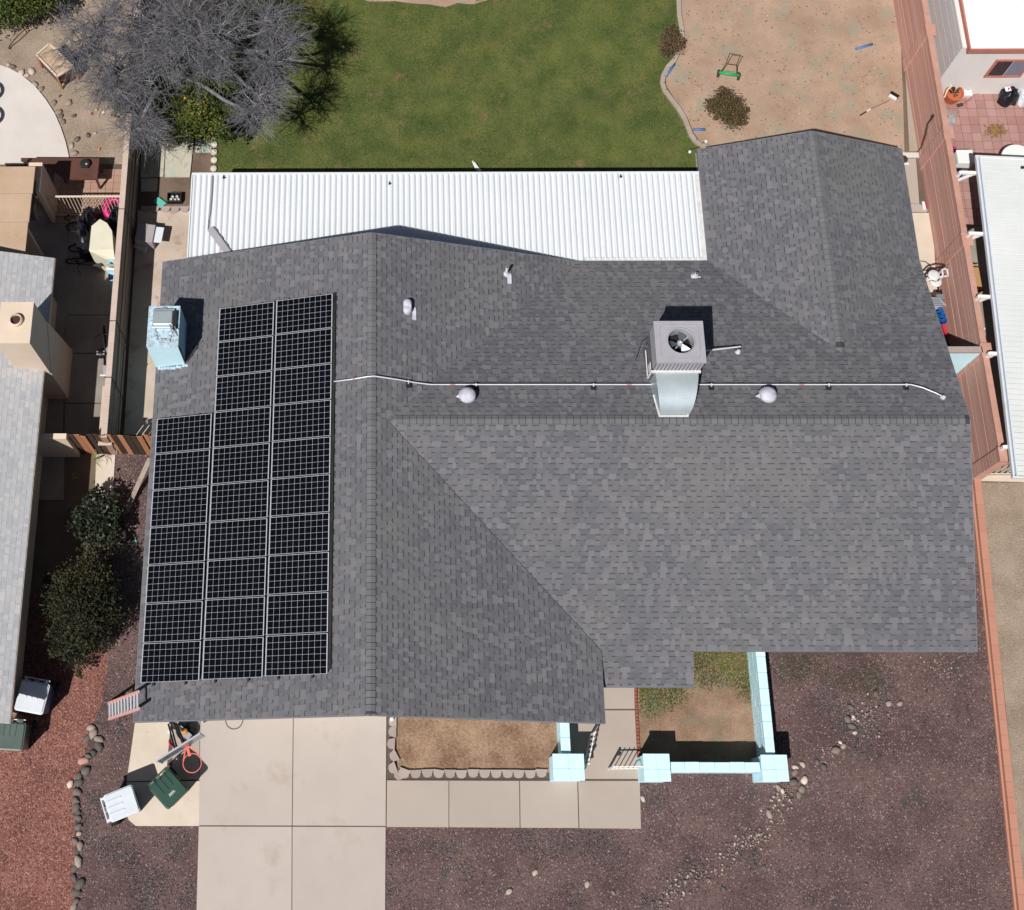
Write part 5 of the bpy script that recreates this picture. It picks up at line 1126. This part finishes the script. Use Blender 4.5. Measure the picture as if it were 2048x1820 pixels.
m=MB(); m.tube([wl_+u_*.06+Vector((0,0,.02)),k1,h1,h2,k2,wr_-u_*.06+Vector((0,0,.02))],.014,6); m.tube([k1,k2],.010,6); m.build('handle','rust_brown',q)
for pts2,lb in (([(1349,127),(1340,140),(1332,153)],'blue foam tube lying against the curved kerb'),([(1387,259),(1410,259)],'blue tube poking from under the round bush'),([(1712,98),(1745,88)],'light blue tube on the bare dirt near the east wall')):
    MB().tube([P(x,y,.05) for x,y in pts2],.045,8).build('blue_tube','pool_blue',label=lb,cat='tube',smooth=True)
q=thing('broom',P(1750,215,0),'long-handled broom with a black and white head on the bare dirt','broom')
MB().tube([P(1720,231,.03),P(1733,223,.05)],.022,6).build('grip','plastic_black',q); MB().tube([P(1733,223,.05),P(1741,218,.06)],.02,6).build('handle_sleeve','plastic_white',q); MB().tube([P(1741,218,.06),P(1780,200,.12)],.009,6).build('handle','rust_brown',q)
p=P(1789,190,.12); MB().obox(p,(1,-.75,0),.15,.05,.05).build('head','plastic_black',q); MB().obox(p-Vector((.06,.07,.02)),(1,-.75,0),.13,.03,.05).build('bristles','plastic_white',q)
MB().tube([P(1380,299,.04),P(1398,294,.05),P(1409,283,.1)],.012,6).build('hose','plastic_black',label='short black hose across the end of the curved kerb',cat='hose')
for px,py,lb in ((1380,303,'white sprinkler cap on the lawn by the wing'),(1412,282,'white hose end by the curved kerb')):
    p=P(px,py,.05); MB().lathe((p.x,p.y,0),[(.05,0),(.05,.05),(.03,.07)],10).build('sprinkler','plastic_white',label=lb,cat='sprinkler')
p=P(1811,317,.1); MB().lathe((p.x-.05,p.y,.04),[(.01,0),(.12,.01),(.14,.03),(.05,.06)],12).build('door_mat','rust_brown',label='dark brown round item on the east path by the wing roof',cat='mat')
MB().bar(P(1807,328,.06),P(1818,327.5,.06),.05,.02).build('white_stick','plastic_white',label='short white stick on the east path',cat='stick')
q=thing('sneaker',P(1848,412,.05),'white and red shoe at the foot of the east wall','shoe'); a=P(1846,405,.06);b=P(1849,418,.06); MB().obox((a+b)/2,(b-a),.14,.04,.05).build('sole','plastic_white',q,bevel=.02); MB().obox((a+b)/2+Vector((.05,.03,.02)),(b-a),.09,.02,.05).build('upper','red_plastic',q)
# hose reel cart
q=thing('hose_reel_cart',P(1870,555,0),'beige hose reel cart with a black handle on the east pad','hose reel')
MB().tube([P(1848,550,.85),P(1860,539,.9),P(1872,536,.92),P(1890,531,.85)],.03,8).build('handle','plastic_black',q)
for (px,py,zz) in ((1868,550,.75),(1872,563,.55)):
    c_=P(px,py,zz); MB().lathe((c_.x,c_.y,zz-.03),[(.17,0),(.18,.02),(.16,.05),(.06,.055)],20).build('reel_disc','dirty_white',q,smooth=True)
c_=P(1870,556,.6); MB().tube([(c_.x,c_.y-.1,.6),(c_.x,c_.y+.1,.68)],.06,10).build('drum','dirty_white',q); MB().tube([(c_.x+.11*math.cos(a),c_.y+.05*math.sin(a)-.04,.60) for a in [2*PI*k/16 for k in range(16)]],.028,6,closed=True).build('coiled_hose','plastic_black',q)
m=MB(); a=P(1892,536,.7); 
for px0,py0,px1,py1 in ((1884,540,1895,536),(1893,535,1896,552),(1884,542,1886,553),(1886,553,1896,552),(1848,562,1885,553)): m.bar(P(px0,py0,.7),P(px1,py1,.7),.045)
m.bar(P(1884,540,.7),Vector((*P(1884,540,.7)[:2],0)),.04); m.bar(P(1886,553,.7),Vector((*P(1886,553,.7)[:2],0)),.04); m.bar(P(1855,556,.7),Vector((*P(1855,556,.7)[:2],0)),.04); m.build('cart_frame','dirty_white',q)
MB().tube([P(1839,522,.04),P(1850,523,.05),P(1859,529,.08),P(1864,538,.3)],.014,6).build('garden_hose','plastic_black',label='black hose looping over the east pad to the reel cart',cat='hose')
MB().tube([P(1875,570,.1),P(1877,578,.1),P(1873,582,.06),P(1880,583,.06)],[.05,.03,.025,.02],6).build('black_nozzle','plastic_black',label='black nozzle lying beside the reel cart',cat='nozzle')
q=thing('lean_to_sheet',P(1875,600,0),'small grey ribbed sheet covering stored things beside the rear eave','roof sheet')
MB().prism(PP([(1848,592),(1880,596),(1893,611),(1866,616),(1850,612)],1.0),.96,1.0).build('sheet','ac_grey',q)
for k in range(4): MB().bar(P(1852,597+k*4.6,1.02),P(1880+k*3.0,599.5+k*3.8,1.02),.025,.03).build('rib','fascia',q)
MB().box(P(1862,605,.5).x,P(1878,605,.5).x,P(1862,610,.5).y,P(1862,600,.5).y,0,.95).build('cabinet_body','fascia',q)
q=thing('blue_buckets',P(1877,628,0),'stack of blue plastic buckets between the eave and the east wall','bucket')
for px,py,zz in ((1876,620,.6),(1881,630,.55),(1884,640,.5)): c_=P(px,py,zz); MB().lathe((c_.x,c_.y,.02),[(.1,0),(.15,zz),(.14,zz),(.09,.1)],14).build('bucket','blue_plastic',q)
p=P(1886,660,.3); MB().obox(p,(.2,-1,0),.16,.05,.15).build('red_box','red_plastic',label='red box squeezed beside the east wall near the cross wall',cat='box')
p=P(1873,612,.5); MB().obox(p,(1,.3,0),.09,.07,.1).build('white_jug','plastic_white',label='white jug behind the blue buckets',cat='jug')
# ------------------------------------------------------------------ right neighbour
ry=23.5
nh=thing('neighbour_house',(20,27,0),'right neighbour\'s white house with terracotta trim, at the top right corner','house')
wx=P(1884,155,1.9).x+.05; wx=17.75; wy=23.35
MB().box(wx,30,wy,40,0,2.7).build('wall','white_wall',nh)
for k in range(14): MB().box(wx-.03+.002*(k%2),wx-.001,wy+.02,36,.05+k*.19,.05+k*.19+.18).build('siding_board','siding_white',nh)
za=2.85; e0=P(1942.5,97,za); 
MB().prism([(e0.x,e0.y),(32,e0.y-.0),(32,42),(e0.x-.0,42)],za-.05,lambda x,y:za+.03*(y-e0.y)).build('roof','white_roof',nh)
MB().box(e0.x-.05,e0.x-.002,e0.y-.004,42,za-.2,za+.01).box(e0.x-.05,32,e0.y-.05,e0.y-.005,za-.2,za+.01).build('fascia','terracotta_trim',nh)
wn0=P(1975,135,1.35);wn1=P(2052,135,1.35); zt_=2.05; wn=MB(); X0,X1=P(1972,137,1.2).x,P(2036,137,1.2).x+.0; z0_,z1_=1.15,2.0
wn.box(X0-.07,X1+.07,wy-.05,wy-.002,z0_-.07,z0_).box(X0-.07,X1+.07,wy-.05,wy-.002,z1_,z1_+.07).box(X0-.07,X0,wy-.05,wy-.002,z0_,z1_).box(X1,X1+.07,wy-.05,wy-.002,z0_,z1_)
w=wn.build('window','terracotta_trim',nh); xm_=(X0+X1)/2
MB().box(X0,xm_-.015,wy-.02,wy-.004,z0_,z1_).build('pane','glass_dark',w); MB().box(xm_+.015,X1,wy-.02,wy-.004,z0_,z1_).build('pane','curtain_grey',w); MB().box(xm_-.015,xm_+.015,wy-.03,wy-.004,z0_,z1_).build('mullion','alu',w)
# awning
aw=thing('awning',P(1950,313,0),'white ribbed metal awning beside the right neighbour\'s patio','awning')
a1=P(1950,313.5,2.4);a2=P(2023.6,953,2.4); d=(a2-a1); L=d.length; u=d.normalized(); v_=Vector((-u.y,u.x,0)); v_=v_ if v_.x>0 else -v_
n=62; first=None; ang=math.atan2(v_.y,v_.x)
for i in range(n):
    pw2=L/n
    if first is None:
        q=MB(); pr=[(0,0),(pw2*.74,0),(pw2*.80,-.035),(pw2*.93,-.035),(pw2,0)]
        V=[tuple(v_*xx+u*s0+Vector((0,0,z_))) for xx in (.17,6.) for s0,z_ in pr]; q.add(V,[(k,k+1,5+k+1,5+k) for k in range(4)]); first=q.build('roof_pan','white_awning',aw,local=True); pn=first
    else: pn=first.copy(); COL.objects.link(pn); pn.parent=aw
    pn.location=Vector((a1.x,a1.y,2.4))-Vector(ROOT[aw.name][0])+u*(i*pw2)
g=MB(); g.bar(a1+v_*.04-Vector((0,0,.02)),a2+v_*.04-Vector((0,0,.02)),.05,.12); g.bar(a1+v_*.14-Vector((0,0,.02)),a2+v_*.14-Vector((0,0,.02)),.04,.12); g.build('gutter','bin_white',aw)
MB().bar(a1+v_*.09-Vector((0,0,.06)),a2+v_*.09-Vector((0,0,.06)),.10,.02).build('gutter_floor','board_grey',aw)
MB().bar(a2+v_*.0+u*.02,a2+v_*6+u*.02,.06,.1).build('end_trim','white_awning',aw); MB().bar(a1-u*.02,a1+v_*6-u*.02,.04,.08).build('end_trim','white_awning',aw)
for ib,(px,py) in enumerate(((1921,345),(1940,467),(1958,593),(1979,707),(2008,894))):
    e=P(px,py,2.25); k=(e-a1).dot(u); root=a1+u*k; root.z=2.25
    b=MB(); b.bar(e,root+v_*.1,.09,.09); b.bar((e.x,e.y,1.6),(root.x,root.y,2.2),.07,.05); b.bar((e.x,e.y,1.5 if ib==4 else .0),(e.x,e.y,2.28),.08); b.build('bracket_post','iron_white',aw)
m=MB().box(P(2040,330,2.4).x,P(2046,330,2.4).x,P(2045,338,2.4).y,P(2045,334,2.4).y,2.4,2.46); m.build('debris','black_metal',label='small dark speck near the awning corner',cat='debris')
# items on tiled patio
p=P(1906,190,.3); q=thing('plant_pot',(p.x,p.y,.04),'large terracotta pot with a succulent by the white wall','plant pot')
MB().lathe((0,0,0),[(.2,0),(.29,.36),(.3,.42),(.26,.42),(.24,.34)],24).build('pot','terracotta_pot',q,local=True,smooth=False)
m=MB()
for k in range(16): a=rnd.random()*6.28; l=rnd.uniform(.1,.26); m.add([(0,0,.34),(l*math.cos(a-.2),l*math.sin(a-.2),.42),(l*1.1*math.cos(a),l*1.1*math.sin(a),.45),(l*math.cos(a+.2),l*math.sin(a+.2),.40)],[(0,1,2,3)],tone=rnd.random())
m.build('succulent_leaf','leaf_oleander',q,local=True)
MB().tube([P(1889,195,.35),P(1893,183,.5),P(1902,172,.6),P(1903,162,.6),P(1896,160,.55)],.025,6).build('coiled_hose','hose_beige',label='beige hose looped over the terracotta pot',cat='hose')
p=P(1933,186,.15); q=thing('white_tote',(p.x,p.y,.04),'white plastic tote with a dark handle by the white wall','tote'); MB().hexa([(-.13,-.12,0),(.13,-.12,0),(.1,.12,0),(-.1,.12,0)],[(-.15,-.14,.2),(.15,-.14,.2),(.11,.13,.24),(-.11,.13,.24)]).build('tote_body','plastic_white',q,local=True,bevel=.02); MB().obox((0,.05,.25),(1,.1,0),.05,.02,.015).build('handle','blue_plastic',q,local=True)
q=thing('spade',P(1940,200,0),'short spade with a red shaft lying on the red tiles','spade'); MB().tube([P(1925,209,.08),P(1943,196,.1)],.015,6).build('shaft','red_plastic',q); MB().tube([P(1943,196,.1),P(1962,182,.12)],.008,5).build('shaft_end','wood_grey',q); a=P(1920,210,.07); MB().obox(a,(1,.35,0),.10,.055,.02).build('blade','wood_dark',q,bevel=.01)
p=P(2019,190,.3); lumpy('trash_bag',p.x,p.y,.30,.33,.55,'tarp_black','full black trash bag against the white wall','trash bag',21)
p=P(2016,178,.62); MB().obox(p,(1,.2,0),.09,.08,.01).build('paper_box','plastic_white',label='white and red wrapper on top of the black trash bag',cat='wrapper')
MB().obox(p+Vector((.02,.0,.013)),(.6,1,0),.05,.025,.004).build('red_print','red_plastic',label='red torn scrap on top of the white wrapper',cat='scrap')
p=P(2045,190,.3); lumpy('plastic_bag',p.x+.12,p.y-.02,.2,.3,.4,'bin_white','pale plastic bag behind the black trash bag',"bag",22)
p=P(1904,232,.2); q=thing('grey_bin_bag',(p.x,p.y,.04),'grey crumpled tray and bag behind the east block wall','tray'); MB().obox((0,.12,.06),(1,-.15,0),.16,.1,.05).build('tray','wood_grey',q,local=True); lumpy('crumpled_bag',p.x,p.y-.08,.14,.2,.3,'plastic_grey','grey crumpled bag on the tray by the east block wall','bag',23)
p=P(1991,262,.05)
k=500; pts3=np.column_stack([p.x+nprs.randn(k)*.13,p.y+nprs.randn(k)*.10,.05+nprs.rand(k)*.05]); inst('leaf_litter',[(-.03,0,0),(0,-.02,.01),(.03,0,0),(0,.02,.015)],[(0,1,2),(0,2,3)],pts3,np.ones(k)*1.1,nprs.rand(k)*6.28,nprs.rand(k),'leaf_dry',kind='stuff')
for px,py,mm,lb in ((1907,298,'magenta','small magenta toy at the foot of the block wall pier'),(1913,303,'blue_plastic','small violet-blue toy beside the magenta one'),(1938,306,'red_plastic','red toy lying at the awning corner')):
    p=P(px,py,.08); MB().obox(p,(1,.8,0),.09,.03,.04).obox(p+Vector((.03,.03,.03)),(1,-.8,0),.05,.02,.03).build('toy',mm,label=lb,cat='toy',bevel=.01)
p=P(1922,327,.45); q=thing('white_chest',(p.x,p.y,.02),'white chest freezer partly under the awning edge','chest'); MB().box(-.27,.22,-.2,.25,0,.8).build('chest_body','plastic_white',q,local=True,bevel=.02); MB().box(-.28,.23,-.21,.26,.8,.86).build('chest_lid','plastic_white',q,local=True,bevel=.02)
p=P(1919,345,.5); MB().lathe((p.x,p.y,.05),[(.1,0),(.15,.4),(.14,.4),(.09,.05)],16).build('blue_pail','pool_blue',label='bright blue pail beside the first awning bracket',cat='pail')
p=P(2036,318,.7); q=thing('round_table',(p.x,p.y,0),'round white table half hidden behind the awning edge','table'); MB().lathe((0,0,.68),[(.5,0),(.52,.02),(.5,.04)],28).build('tabletop','plastic_white',q,local=True); MB().tube([(0,0,0),(0,0,.68)],.04,8).build('stem','plastic_white',q,local=True)
p=P(1945,560,.75); q=thing('wooden_table',(p.x,p.y,0),'rounded plywood table under the awning behind the block wall','table')
MB().prism([(x,y) for x,y,_ in rr(-.35,.25,-.55,.55,.22,0)],.72,.75).build('tabletop','plywood',q,local=True)
for x,y in ((-.25,-.45),(.15,-.45),(.15,.45),(-.25,.45)): MB().bar((x,y,0),(x,y,.72),.05).build('leg','black_metal',q,local=True)
for yy in (-.38,.42): MB().bar((-.4,yy,.765),(.3,yy+.02,.765),.03).build('strap','black_metal',q,local=True)
p=P(1963,660,.3); MB().obox(p,(1,1,0),.08,.06,.08).build('paper_ball','dirty_white',label='crumpled white paper under the awning by the fourth bracket',cat='paper')
MB().bar(P(1981,752,.2),P(1985,790,.2),.05).build('wooden_bat','plywood',label='wooden bat standing behind the block wall by the cross wall',cat='bat')
# picket gate right
q=thing('picket_gate',P(1960,949,0),'cream iron picket gate from the block wall pier to the awning post','gate')
yg=P(1990,948.5,.05).y; xg0=X+.2
for zz in (.1,1.75): MB().bar((xg0-.1,yg,zz),(xg0+3,yg,zz),.03).build('rail','iron_cream',q)
for i in range(17): x=xg0+.02+i*.17; MB().bar((x,yg,.08),(x,yg,1.78),.028).build('picket','iron_cream',q)
MB().box(X+.2,X+1.6,yg+.25,yg+1.0,.0,.06).build('terracotta_step','terracotta_trim',q)
# ------------------------------------------------------------------ vegetation
LF=np.array([(-.5,0,0),(0,-.28,.05),(.5,0,0),(0,.28,.05)]); LFF=[(0,1,2),(0,2,3)]
def leaves(name,centers,n,size,matn,parent,seed=1,flat=1.,tw=None,long=1.):
    """leaf-sized quads on random orientations around clump centres (cx,cy,cz,r)"""
    r=np.random.RandomState(seed); cs=np.array(centers); w=cs[:,3]**2; w/=w.sum(); idx=r.choice(len(cs),n,p=w)
    d=r.randn(n,3); d/=np.linalg.norm(d,axis=1)[:,None]; rad=r.rand(n)**.5*(1+.55*r.rand(n)**4); p=cs[idx,:3]+d*(cs[idx,3]*rad)[:,None]*np.array([1,1,flat]); p[:,2]=np.maximum(p[:,2],.03)
    a=r.randn(n,3); a[:,2]*=.45; a/=np.linalg.norm(a,axis=1)[:,None]; b=r.randn(n,3); b=np.cross(a,b); b/=np.linalg.norm(b,axis=1)[:,None]; s=size*(.6+.8*r.rand(n))
    V=np.stack([p-a*s[:,None]*.5*long,p-b*s[:,None]*.28,p+a*s[:,None]*.5*long,p+b*s[:,None]*.28],1)
    ctone=r.rand(len(cs)); t=np.clip(.45*ctone[idx]+.55*r.rand(n),0,1)
    L_=np.array(ROOT[parent.name][0]); mesh_np(name,V.reshape(-1,3)-L_,np.array([(0,1,2,3)]),n,4,np.repeat(t,4),matn,parent=parent)
def branches(name,segs,matn,parent,n=5):
    m=MB()
    for path,r0,r1 in segs:
        k=len(path); m.tube(path,[r0+(r1-r0)*i/(k-1) for i in range(k)],n,tone=rnd.random(),caps=False)
    m.build(name,matn,parent)
# big grey leafless tree
def grow(rs,start,end,bend=.15,k=5):
    start=np.array(start,float);end=np.array(end,float); L_=np.linalg.norm(end-start); o1=rs.randn(3)*bend*L_*.5
    return [start+(end-start)*t+o1*math.sin(t*PI)+rs.randn(3)*L_*.02*(0<t<1) for t in np.linspace(0,1,k)]
def grey_tree(label,base,lobes,seed,dens=1.,zc=4.):
    rs=np.random.RandomState(seed); t=thing('bare_tree',(base[0],base[1],0),label,'tree')
    trunk=[];tw=[]
    fork=np.array([base[0],base[1],1.1]); trunk.append((grow(rs,(base[0],base[1],-.05),fork,.05),.17,.13))
    TS,TE=[],[]
    for (lx,ly,lz,lr) in lobes:
        hub=np.array([lx,ly,max(1.6,lz-lr*.55)]); trunk.append((grow(rs,fork,hub,.18,7),.10,.05))
        nb_=int(13*lr*dens)+5
        for b in range(nb_):
            d=rs.randn(3); d[2]=abs(d[2])*.9+.05; d/=np.linalg.norm(d); e=np.array([lx,ly,lz-lr*.35])+d*np.array([lr,lr,lr*.65])*rs.uniform(.6,1.); e[2]=max(e[2],.9)
            path=grow(rs,hub+rs.randn(3)*.12*lr,e,.25,6); trunk.append((path,.028,.008))
            for s_ in range(int(8*dens)+2):
                j=rs.randint(2,6); p0=path[j]; dd=(e-hub)/np.linalg.norm(e-hub)*.8+rs.randn(3)*.75; dd[2]=dd[2]*.5; dd/=np.linalg.norm(dd); l=rs.uniform(.25,.6); p1=p0+dd*l+np.array([0,0,-.06*l])
                p2=p1+(dd+rs.randn(3)*.35+np.array([0,0,-.15]))*l*.5
                TS.append((p0,p1,.0075,.0055));TS.append((p1,p2,.0055,.003))
                for u_ in range(4):
                    f=rs.rand(); q0=p0+(p1-p0)*f if u_<3 else p1+(p2-p1)*f; d2=dd+rs.randn(3)*.75; d2[2]*=.5; d2/=np.linalg.norm(d2); q1=q0+d2*rs.uniform(.10,.28)
                    TS.append((q0,q1,.0048,.002))
                    
    m=MB()
    for path,r0,r1 in trunk:
        k=len(path); m.tube([Vector(p) for p in path],[r0+(r1-r0)*i/(k-1) for i in range(k)],6,tone=rnd.random(),caps=False)
    m.build('limbs','bark_grey',t,smooth=True)
    A=np.array([s[0] for s in TS]);B=np.array([s[1] for s in TS]);ra=np.array([s[2] for s in TS]);rb=np.array([s[3] for s in TS]); D=B-A; D/=np.linalg.norm(D,axis=1)[:,None]; up=np.array([0,0,1.]); U_=np.cross(D,up+rs.randn(len(A),3)*.1); U_/=np.linalg.norm(U_,axis=1)[:,None]; Wv=np.cross(D,U_)
    V=[]
    for k in range(3):
        a=2*PI*k/3; V.append(A+(U_*math.cos(a)+Wv*math.sin(a))*ra[:,None])
    for k in range(3):
        a=2*PI*k/3; V.append(B+(U_*math.cos(a)+Wv*math.sin(a))*rb[:,None])
    V=np.stack(V,1)-np.array([base[0],base[1],0]); mesh_np('twigs',V.reshape(-1,3),np.array([(0,1,4,3),(1,2,5,4),(2,0,3,5)]),len(A),6,np.repeat(rs.rand(len(A)),6),'bark_grey',parent=t)
    return len(A)
def lob(px,py,z,r): p=P(px,py,z); return (p.x,p.y,z,r)
bp=P(365,140,0)
grey_tree('huge leafless grey tree with dense fine twigs over the lawn corner',(bp.x,bp.y),
 [lob(190,40,4.2,1.3),lob(160,95,3.6,.8),lob(230,120,3.8,.9),lob(280,30,4.6,1.4),lob(370,40,4.8,1.3),lob(350,100,4.4,.8),lob(300,150,3.6,.7),lob(275,235,2.8,.6),lob(300,262,2.6,.5),lob(430,60,4.6,1.2),lob(415,135,3.8,.55),lob(300,-40,4.6,1.3),lob(420,-40,4.6,1.3),
  lob(532,40,4.2,.9),lob(545,110,4.0,.65),lob(520,185,3.8,.75),lob(508,220,3.3,.5),lob(572,70,3.8,.45),lob(205,165,3.0,.5),lob(250,190,2.8,.5)],11,1.25)
# citrus tree beneath
cb=P(350,215,0)
ct=thing('citrus_tree',(cb.x,cb.y,0),'green citrus tree with oranges under the leafless grey tree','tree')
cc=[lob(x,y,z,r) for x,y,z,r in ((465,215,2.3,.33),(440,195,2.4,.35),(398,222,2.3,.38),(378,250,2.0,.3),(440,248,2.0,.33),(362,268,1.6,.25),(450,272,1.5,.22),(370,200,2.0,.45),(400,235,1.9,.55),(430,215,1.9,.55),(445,190,2.0,.45),(370,250,1.7,.45),(420,170,2.2,.6),(330,235,1.8,.4),(300,140,2.6,.7),(275,60,3.2,.45),(330,130,2.8,.6),(450,130,2.6,.55),(245,215,1.8,.4),(305,270,1.5,.35),(340,280,1.5,.35),(400,110,3.0,.6),(420,260,1.5,.35),(455,165,2.3,.4))]
leaves('crown',cc,22000,.085,'leaf_citrus',ct,4)
branches('trunk',[([ (cb.x,cb.y,-.05),(cb.x+.1,cb.y+.1,.8),(cc[0][0],cc[0][1],1.6)],.12,.05)]+[([ (cb.x+.1,cb.y+.1,.8),((cb.x+c[0])/2,(cb.y+c[1])/2,(.8+c[2])/2+.2),(c[0],c[1],c[2])],.05,.015) for c in cc],'bark_brown',ct)
m=MB()
for px,py,z in ((276,60,3.5),(291,64,3.5),(268,58,3.5),(407,203,2.3),(412,211,2.3),(370,196,2.4),(300,150,3.0),(285,72,3.4),(430,240,2.0),(320,250,2.0),(308,265,1.8)):
    p=P(px,py,z); m.lathe((p.x,p.y,p.z-.04),[(.01,0),(.04,.02),(.045,.045),(.03,.075),(.008,.085)],9)
m.build('fruit','fruit_orange',ct,smooth=True)
# dark bush top left
b0=P(40,10,0); ts=thing('dark_bush',(b0.x,b0.y,0),'dark green bush at the top left corner','bush')
leaves('foliage',[lob(x,y,z,r) for x,y,z,r in ((5,5,1.4,.75),(40,0,1.5,.7),(70,-5,1.3,.6),(0,30,1.,.45),(95,0,1.2,.45),(40,25,.9,.4),(20,-50,1.8,1.),(90,-40,1.4,.8),(-40,0,1.5,.9))],15000,.09,'leaf_citrus',ts,6)
branches('stem',[([ (b0.x,b0.y,0),(b0.x,b0.y+.1,.9)],.08,.04)],'bark_brown',ts)
# yard bushes
def bush(label,px,py,h,clumps,n,size,mt,seed,stems=14):
    b=P(px,py,0); t=thing('bush',(b.x,b.y,0),label,'bush'); cl=[(b.x+x,b.y+y,z,r) for x,y,z,r in clumps]
    rj=random.Random(seed)
    for x,y,z,r in clumps:
        for _ in range(2):
            a=rj.random()*6.28; cl.append((b.x+x*1.05+r*.95*math.cos(a),b.y+y*1.05+r*.95*math.sin(a),max(.15,z-rj.random()*r),r*rj.uniform(.25,.45)))
    leaves('foliage',cl,n,size,mt,t,seed)
    rs=np.random.RandomState(seed); sg=[]
    for c in cl:
        for k in range(max(2,stems//len(cl)+1)):
            e=np.array(c[:3])+rs.randn(3)*c[3]*.5; sg.append(([Vector(p) for p in grow(rs,(b.x+rs.randn()*.05,b.y+rs.randn()*.05,0),e,.15,4)],.02,.005))
    branches('stem',sg,'bark_brown',t,4)
bush('round olive bush beside the curved kerb near the wing roof',1447,233,.9,[(0,.25,.55,.38),(-.3,.1,.45,.33),(.33,.0,.45,.33),(0,-.15,.5,.4),(-.1,.5,.45,.28),(.2,-.4,.3,.25),(.5,-.2,.3,.2),(-.45,.3,.3,.2)],5200,.055,'leaf_olive',31,70)
bush('brown twiggy bush growing over the kerb',1337,100,.9,[(-.1,.1,.55,.32),(.1,-.2,.5,.3),(-.15,-.25,.45,.28),(0,.4,.5,.25),(.2,.1,.4,.25)],2600,.05,'leaf_brown',32,90)
bush('glossy green oleander in the neighbour\'s shaded side bed',207,1055,1.6,[(-.1,.6,.8,.38),(.3,.5,.7,.38),(.1,.1,.9,.45),(-.5,-.1,.8,.3),(.25,-.4,.8,.4),(-.2,-.5,.7,.35),(.4,.0,.6,.3),(-.6,.25,.6,.25)],2600,.12,'leaf_oleander',33,30)
bush('large dark shrub between the neighbour\'s roof and the solar panels',186,1235,2.,[(0,.4,1.6,.7),(-.5,.1,1.5,.6),(.4,.2,1.4,.6),(0,-.3,1.8,.7),(-.35,-.7,1.4,.55),(.35,-.7,1.3,.5),(-.1,-1.15,1.1,.45),(.1,.9,1.3,.6),(-.6,.7,1.1,.5),(.7,-.1,1.,.4)],26000,.07,'leaf_dark',34,60)
m=thing('palm_seedling',P(190,918,0),'small fan palm seedling by the board fence','palm'); b=P(190,918,0)
q=MB()
for k in range(26):
    a=-1.3+k*.11+rnd.uniform(-.05,.05); l=rnd.uniform(.25,.42); c_=P(188,920,.5); q.add([(c_.x,c_.y,.5),(c_.x+l*.6*math.cos(a-.03),c_.y+l*.6*math.sin(a-.03),.62),(c_.x+l*math.cos(a),c_.y+l*math.sin(a),.5),(c_.x+l*.6*math.cos(a+.03),c_.y+l*.6*math.sin(a+.03),.62)],[(0,1,2,3)],tone=rnd.random())
q.build('frond','palm_green',m); MB().tube([(b.x,b.y,0),P(188,920,.5)],.03,6).build('stem','bark_brown',m)
p=P(150,951,.3); q=MB()
for k in range(9): a=k*.7; q.add([(p.x,p.y,.25),(p.x+.09*math.cos(a-.3),p.y+.09*math.sin(a-.3),.3),(p.x+.15*math.cos(a),p.y+.15*math.sin(a),.27),(p.x+.09*math.cos(a+.3),p.y+.09*math.sin(a+.3),.3)],[(0,1,2,3)],tone=rnd.random())
q.tube([(p.x,p.y,0),(p.x,p.y,.25)],.01,4); q.build('small_plant','palm_green',label='tiny green plant on the shaded slab by the neighbour\'s wall',cat='plant')
